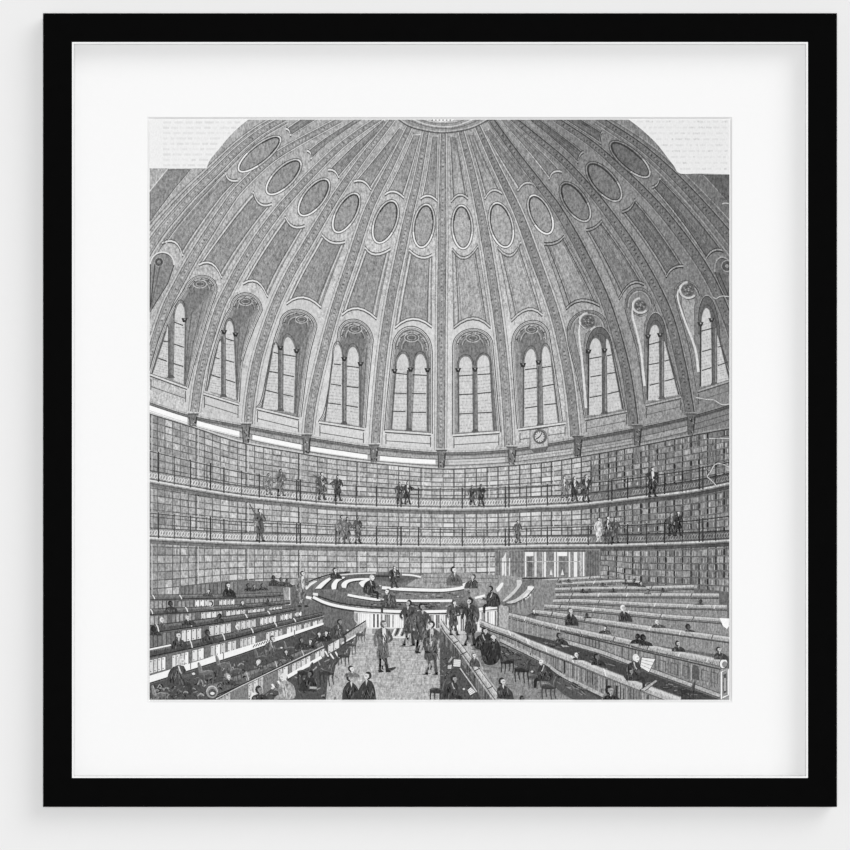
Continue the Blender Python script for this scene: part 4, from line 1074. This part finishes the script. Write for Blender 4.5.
def standing(x, y, h, coat=62, front=None, face=215, turn=1, wide=1.0, hair=60, legs=None, stride=.06, arm=None):
    """x of the head, y of its top, h to the feet"""
    g = Ink('printed_figure', FIG); r = h * .068; w = h * .135 * wide; Y = lambda t: y + h * t
    coat = coat + 14; lg = (coat if legs is None else legs) - 4
    sw = jit(.25)
    for q in (-1, 1):
        k = 1.15 if q == turn else .75
        foot = x + q * w * .5 * k + h * stride * .5 * q
        g.fill(cr([(x + q * w * .05, Y(.5)), (x + q * w * .8, Y(.52)), (x + q * w * .62, Y(.74)), (foot + w * .2, Y(.95)), (foot - w * .22, Y(.96)), (x + q * w * .2, Y(.74))], 3), lg - 6 * q)
        g.fill([(foot - w * .28, Y(.95)), (foot + w * .24, Y(.95)), (foot + turn * w * .65, Y(.99)), (foot - turn * w * .2, Y(1))], 44)
    body = [(x - w * .3, Y(.14)), (x + w * .3, Y(.14)), (x + w * .85, Y(.19)), (x + w * .98, Y(.3)), (x + w * .7, Y(.44)), (x + w * (.95 + sw), Y(.6)), (x + w * (.9 + sw), Y(.7)), (x - w * .1, Y(.73)), (x - w * (.8 - sw), Y(.71)), (x - w * (.85 - sw), Y(.6)), (x - w * .68, Y(.44)), (x - w * .98, Y(.3)), (x - w * .85, Y(.19))]
    g.fill(cr(body + [body[0]], 3), coat)
    el = random.choice((.36, .4, .33)); hx = random.choice((.25, .5, 1.0))
    g.line(cr([(x - turn * w * .8, Y(.2)), (x - turn * w * 1.25, Y(.34)), (x - turn * w * 1.05, Y(.5))], 4), coat + 14, w * .42, w1=w * .3); g.line(cr([(x + turn * w * .8, Y(.2)), (x + turn * w * 1.3, Y(el)), (x + turn * w * hx, Y(.42))], 4), coat - 12, w * .42, w1=w * .3)
    g.ell(x - turn * w * 1.0, Y(.52), w * .16, w * .2, 0, 190, 7); g.ell(x + turn * w * hx, Y(.42), w * .16, w * .16, 0, 200, 7)
    if front: g.fill(cr([(x - w * .2 + turn * w * .1, Y(.15)), (x + w * .25 + turn * w * .1, Y(.15)), (x + w * .32 + turn * w * .15, Y(.3)), (x + turn * w * .2, Y(.5)), (x - w * .22 + turn * w * .1, Y(.34))], 3), front - 12)
    else: g.fill([(x + turn * w * .05, Y(.145)), (x + turn * w * .4, Y(.145)), (x + turn * w * .25, Y(.22))], 200)
    if arm: g.line([(x + math.copysign(w * .7, arm[0]), Y(.22)), (x + arm[0] * h, Y(arm[1]))], coat, w * .42, w1=w * .25)
    folds(g, int(8 + h * .5), lambda u: x + (u - .5) * w * 1.5, lambda u: Y(.2 + .45 * u), coat, h * .13)
    folds(g, 6, lambda u: x + (u - .5) * w * 1.1, lambda u: Y(.72 + .15 * u), lg, h * .1)
    head(g, x + turn * w * .08, Y(.07), r, face, hair, turn)
    return g.done()
def bust(x, y, s, coat=60, face=222, turn=1, hair=60, drop=1.9, wide=1.0, lean=0):
    """x, y of the head, s its height"""
    turn = turn * random.choice((1, 1, -1)) if s < 6 else turn
    g = Ink('printed_figure', FIG); r = s * .5; k = s * wide; coat = coat + 10
    if hair > 190: face, hair, r = 196, 236, r * .9
    b = y + s * drop; q = random.choice((.15, .3, .45)) * turn
    hi = lambda t: y + s * (.5 + t * (drop - .5))
    pts = [(x - k * (1.2 - q), b), (x - k * (1.05 - q * .8), hi(.45)), (x - k * (.55 - q * .3), hi(.12)), (x - k * .2, hi(0)), (x + k * .3, hi(.02)), (x + k * (.75 + q * .3), hi(.2)), (x + k * (1.1 + q * .8), hi(.55)), (x + k * (1.25 + q), b + s * .1)]
    g.fill(cr(pts, 3), coat)
    if face > 150: g.fill([(x + k * .02 * turn, hi(.02)), (x + k * .3 * turn, hi(.0)), (x + k * .22 * turn, hi(.3))], 208)
    folds(g, int(3 + s * 1.6), lambda u: x + (u - .5) * k * 1.5, lambda u: hi(.15 + .6 * u), coat, s * (drop - .4) * .38)
    head(g, x, y, r, face, hair, turn)
    return g.done()
def seated(x, y, s, coat=60, face=215, turn=1, hair=60, light=False):
    """head at x, y; back rounded over the desk, legs under the chair"""
    g = Ink('printed_figure', FIG); t = turn; coat = coat + (12 if not light else 0)
    g.line(cr([(x - t * s * .7, y + s * 2.5), (x + t * s * .5, y + s * 2.7), (x + t * s * 1.0, y + s * 2.9), (x + t * s * 1.05, y + s * 4)], 4), coat - 12, s * .62, w1=s * .36)
    g.fill(cr([(x - t * s * .35, y + s * .45), (x - t * s * 1.2, y + s * .95), (x - t * s * 1.6, y + s * 1.9), (x - t * s * 1.5, y + s * 2.8), (x - t * s * .4, y + s * 3.0), (x + t * s * .5, y + s * 2.7), (x + t * s * .7, y + s * 1.5), (x + t * s * .35, y + s * .6)], 3), coat)
    g.line(cr([(x - t * s * .4, y + s * .9), (x + t * s * .15, y + s * 1.8), (x + t * s * 1.4, y + s * 1.55)], 4), coat + (20 if not light else -40), s * .46, w1=s * .3)
    folds(g, int(10 + s * 1.6), lambda u: x - t * s * (1.3 - 1.7 * u), lambda u: y + s * (.9 + 1.5 * u), coat, s * .8)
    g.line(cr([(x - t * s * .3, y + s * .55), (x - t * s * .1, y + s * 1.2), (x + t * s * .1, y + s * 1.5)], 3), 190, s * .16)
    g.ell(x + t * s * 1.5, y + s * 1.52, s * .2, s * .15, 0, 222, 8)
    head(g, x, y, s * .5, face, hair, t)
    return g.done()

# upper gallery
for a in ((268.5, 473, 22, 118, None, 190), (280.5, 469, 27, 105, None, 150), (321.5, 472, 28, 78, 190, 220), (337.5, 475, 26, 70, None, 210), (399.5, 482, 22, 68, None, 212), (407.3, 481.5, 23, 52, 225, 215), (472, 485, 20, 68, None, 150), (480.8, 484, 22, 56, None, 120),
          (564, 476, 22, 110, 235, 225), (574.2, 476.5, 25, 62, 232, 225), (585.8, 474.5, 27, 62, 200, 215), (652, 467, 30, 52, 236, 225)):
    standing(a[0], a[1], a[2], a[3], a[4], a[5], wide=1.15, arm={321.5: (-.3, .1), 337.5: (-.3, .34), 652: (-.22, .26), 407.3: (.3, .3), 574.2: (-.22, .34)}.get(a[0]))
# lower gallery
for a in ((259.5, 508.5, 33, 88, None, 235, 1), (341.5, 515, 29, 108, None, 200, 1.1), (347, 517, 27, 92, None, 170, 1), (357.5, 515.5, 28, 74, None, 150, .9), (517.6, 520, 23, 78, 120, 215, 1), (598.5, 517.5, 26, 190, 240, 225, .9), (607.5, 516, 28, 72, 225, 228, .95), (615, 517, 26, 78, None, 205, 1.1), (671, 513, 23, 60, 170, 210, 1.1), (677.8, 511, 25, 52, None, 222, 1.1)):
    standing(a[0], a[1], a[2], a[3], a[4], a[5], wide=a[6], arm={259.5: (-.3, -.13)}.get(a[0]))
# at and about the counter
standing(394, 566, 22, 58, 226, 232, wide=1.35); standing(302, 571, 36, 112, 238, 215, wide=1.0)
bust(334.7, 570.5, 5, 55, 215, drop=1.6); seated(372, 577.5, 5.4, 52, 238, 1, 200); seated(387.7, 591.5, 5.4, 68, 240, -1, 90)
bust(453.5, 570, 6.6, 95, 228, drop=2.3); bust(473.5, 577, 5, 72, 205, drop=2.2, wide=1.1); seated(490.5, 589, 6, 48, 150, -1, 50)
standing(409.5, 600, 46, 66, None, 165, -1, 1.1, 45); standing(421, 603.5, 50, 78, None, 150, 1, 1.05, 45); standing(453.5, 600.5, 35, 70, None, 228, 1, 1.05); standing(470.5, 598, 48, 56, None, 190, -1, .98, 45)
standing(383, 620.5, 52, 84, 238, 200, 1, .95, 95, 66, .02); standing(432.2, 621, 54, 74, 200, 225, -1, .95)
g = Ink('printed_shadow', 14.8); g.fill(cr([(386, 669), (392, 667.4), (396, 667), (394, 669.6), (388, 671.6)], 3), 72); g.done()
g = Ink('printed_figure', FIG); g.fill(cr([(481, 633), (488, 633), (497, 640), (501, 650), (497, 663), (485, 664), (480.5, 650), (481, 633)], 3), 56); folds(g, 26, lambda u: 482 + u * 16, lambda u: 637 + u * 22, 58, 6); g.done()
seated(484.5, 631, 6.2, 48, 205, 1, 55); bust(351, 669, 6.4, 110, 232, drop=1.2); bust(350, 678, 8, 58, 190, drop=2.8, wide=.95); bust(367.8, 676, 8, 62, 222, -1, drop=3.0, wide=.95)
# seated over the right hand desks
for a in ((570, 610.8, 5.6, 62, 220, 1, 95, 2.6, 1), (587, 614.8, 3.6, 62, 75, 1, 55, .9, 1), (623, 608, 6.6, 58, 246, 1, 235, 2.0, .85), (605.5, 628, 4, 72, 215, 1, 60, 1.4, 1.3), (559, 635.6, 5.8, 58, 130, 1, 55, 1.6, 1), (576.5, 655, 4.8, 62, 238, 1, 225, 1.0, 1),
          (637.5, 636.5, 5.4, 46, 60, 1, 36, 1.3, 1), (657, 622, 4.4, 72, 236, 1, 215, 1.3, 1.3), (688, 626.8, 6, 62, 78, 1, 58, .8, .7), (643, 637.6, 6.6, 46, 60, 1, 40, 1.2, .9), (677.6, 643.6, 5.6, 55, 200, 1, 50, 1.4, 1), (718.5, 649.6, 5.4, 58, 200, -1, 55, 1.8, 1.1),
          (700.6, 601.4, 4, 62, 75, 1, 55, .8, 1), (663, 589.4, 3.2, 62, 80, 1, 52, .8, 1.2), (648, 591, 3.6, 100, 130, 1, 70, .8, .9), (583, 590.4, 3.4, 52, 70, 1, 48, .8, 1.1), (589.4, 590.2, 2.8, 74, 110, 1, 62, .8, 1), (603, 584.2, 3, 62, 85, 1, 55, .8, 1.3), (613, 589.8, 3, 56, 80, 1, 50, .8, 1.3), (568.5, 580.4, 2.6, 56, 80, 1, 50, .8, 1.2), (560, 581.4, 2.2, 66, 90, 1, 60, .8, 1.2),
          (626, 581, 3, 66, 120, 1, 58, .9, 1.2), (634, 580.6, 3.6, 58, 110, 1, 52, 1.4, 1.3), (640.5, 583.5, 3.6, 50, 190, 1, 52, .9, 1), (533.5, 611, 4, 66, 236, 1, 95, 1.1, 1.1), (596.5, 657, 6.6, 48, 120, 1, 42, 1.2, .9), (630.6, 671.5, 5.6, 50, 150, 1, 45, 1.6, 1), (609.4, 690.4, 9, 50, 160, 1, 45, 1.1, .8), (502, 681.5, 7.4, 58, 212, 1, 55, 2.3, .95), (522, 698.4, 5.4, 58, 100, 1, 48, .5, .9), (473.5, 655.4, 5, 76, 232, 1, 110, 2.2, .9)):
    bust(a[0], a[1], a[2], a[3], a[4], a[5], a[6], a[7], a[8])
seated(636, 658, 7.4, 58, 242, 1, 225); seated(542, 661.5, 6.6, 52, 232, -1, 180); seated(454, 679, 6.6, 52, 160, 1, 50)
# seated over the left hand desks
for a in ((227.6, 585.4, 5.6, 44, 215, 1, 60, 2.0, 1), (209, 591, 4, 72, 215, 1, 58, 1.3, 1.1), (170.5, 603.6, 5.6, 62, 85, 1, 46, 1.6, 1), (211, 603.8, 5, 120, 228, 1, 70, 1.0, .9), (187, 617.6, 4.4, 60, 225, -1, 190, 1.7, 1.3), (162, 620, 5.4, 95, 232, 1, 205, 1.3, .8), (219.4, 616, 5, 60, 78, 1, 42, 1.1, .9), (177.6, 635.4, 7, 66, 214, 1, 85, 1.9, 1), (207.6, 632.6, 6, 66, 95, 1, 52, 1.7, 1.2), (237.6, 627, 5.4, 88, 240, 1, 205, 1.1, .8), (153.5, 629, 6, 56, 62, 1, 44, 1.0, .9),
          (248, 585.4, 4, 56, 110, 1, 46, 1.4, 1.2), (254, 586.4, 3.4, 66, 195, 1, 60, 1.2, 1.1), (262, 585.4, 3.6, 60, 130, 1, 50, 1.3, 1.1), (273.5, 577.6, 4.6, 62, 90, 1, 52, 1.8, 1.2), (281, 579.4, 4, 70, 120, 1, 60, 1.6, 1.2), (287, 581, 3.6, 66, 110, 1, 58, 1.6, 1), (242, 602.6, 4, 72, 228, 1, 90, 1.1, 1), (267.5, 601, 3.4, 66, 85, 1, 56, 1.0, 1.2), (228, 676.6, 5.4, 66, 226, 1, 180, 1.5, 1.1), (259, 690, 8.2, 60, 150, 1, 62, 1.2, .9), (310.5, 674, 6.4, 50, 120, -1, 45, 2.6, 1.1), (318.5, 634, 4.4, 50, 225, 1, 60, 1.6, 1.2), (327, 633, 4.6, 46, 222, -1, 52, 1.7, 1.2), (301, 640, 5, 56, 130, 1, 48, 1.9, 1.2), (311, 641.5, 4.4, 60, 215, -1, 55, 1.6, 1.2), (285.5, 652, 4.6, 64, 200, 1, 60, 1.5, 1.1), (258.5, 662, 5, 82, 228, 1, 190, 1.4, 1.2)):
    bust(a[0], a[1], a[2], a[3], a[4], a[5], a[6], a[7], a[8])
seated(181, 661, 8.4, 66, 222, 1, 190); seated(272.5, 638.6, 6, 84, 200, 1, 90); seated(283.5, 677, 7.4, 172, 232, -1, 225, light=True); seated(339.5, 622, 5.4, 70, 150, 1, 50)

# books and papers lying open
for q in ([(641.5, 657), (655.5, 659), (649, 672.5), (640, 667)], [(453.5, 659), (461, 659.5), (460.5, 667), (453, 666.5)], [(448, 661), (451.5, 656), (453, 658.5), (449, 663.5)], [(467, 690), (471, 687), (476, 692), (470, 695.6)], [(447.5, 665), (452, 664.5), (451.5, 669), (447.5, 669)],
          [(640, 690), (655, 680), (658, 681), (645, 691)], [(490, 637), (493, 634), (497, 637), (494, 640.6)], [(560, 644), (566, 645.5), (570, 647), (563, 647.5)], [(309.5, 686), (317, 686.5), (316.5, 689.5), (309.5, 689)]):
    g = Ink('printed_open_book', 17); g.fill(q, 236); g.line(q + [q[0]], 70, .8); g.up()
    for k in range(3): g.line([lerp(q[0], q[3], .25 + .25 * k), lerp(q[1], q[2], .25 + .25 * k)], 165, .6, up=False)
    g.done()

# creases and losses in the paper
for c in (cr([(713, 297), (716, 298.6), (719, 297), (723, 296), (729, 296.6)], 3), cr([(696, 397.5), (708, 399.6), (714, 400), (722, 404.6), (729, 404)], 3), cr([(707, 476.5), (711, 471), (715, 464.5), (722, 464), (729, 467)], 3), cr([(707, 476.5), (712, 481), (717, 486.5)], 3), [(709, 438.4), (729, 438.4)], cr([(722, 204), (725, 203), (729, 203.6)], 3)):
    g = Ink('paper_crease', 17.5); g.line(c, 200, 0.9); g.done()
g = Ink('paper_loss', 17.5)
g.fill([(719.5, 618), (729, 618.5), (729, 626), (727, 629), (723, 626)], 248)
g.done()

# margins of the sheet left unprinted, with type faintly showing through from the back
g = Ink('blank_corner', 18)
L = cr([(249, 119), (238, 128), (228, 138), (219, 149), (210, 160), (206.5, 168.4)], 4)
g.fill([(149, 119)] + L + [(149, 168.4)], 242)
g.up()
for k in range(9):
    y = 122.3 + k * 5.35; x = 163
    xe = float(np.interp(y, [119, 128, 138, 149, 160, 168.4], [246, 236, 226, 217, 208, 204]))
    while x < xe - 3:
        w = random.uniform(3, 11)
        g.fill([(x, y - 1), (min(x + w, xe), y - 1), (min(x + w, xe), y + 1.2), (x, y + 1.2)], 229 + jit(5), up=False); x += w + random.uniform(1.2, 3.4)
g.done()
g = Ink('blank_corner', 18)
Rr = cr([(628, 119), (641, 129), (656, 143), (667, 157), (674, 166), (680, 173.5), (700, 173.6), (730, 174.4)], 4)
g.fill([(730, 119)] + Rr[::-1][:] , 236)
g.up()
for k in range(9):
    y = 121.5 + k * 5.9; x = float(np.interp(y, [119, 129, 143, 157, 166, 173], [634, 645, 660, 671, 678, 683]))
    while x < 726:
        w = random.uniform(2, 8)
        g.fill([(x, y - .9), (min(x + w, 728), y - .9), (min(x + w, 728), y + 1.0), (x, y + 1.0)], 224 + jit(6), up=False); x += w + random.uniform(1.2, 3.4)
g.done()
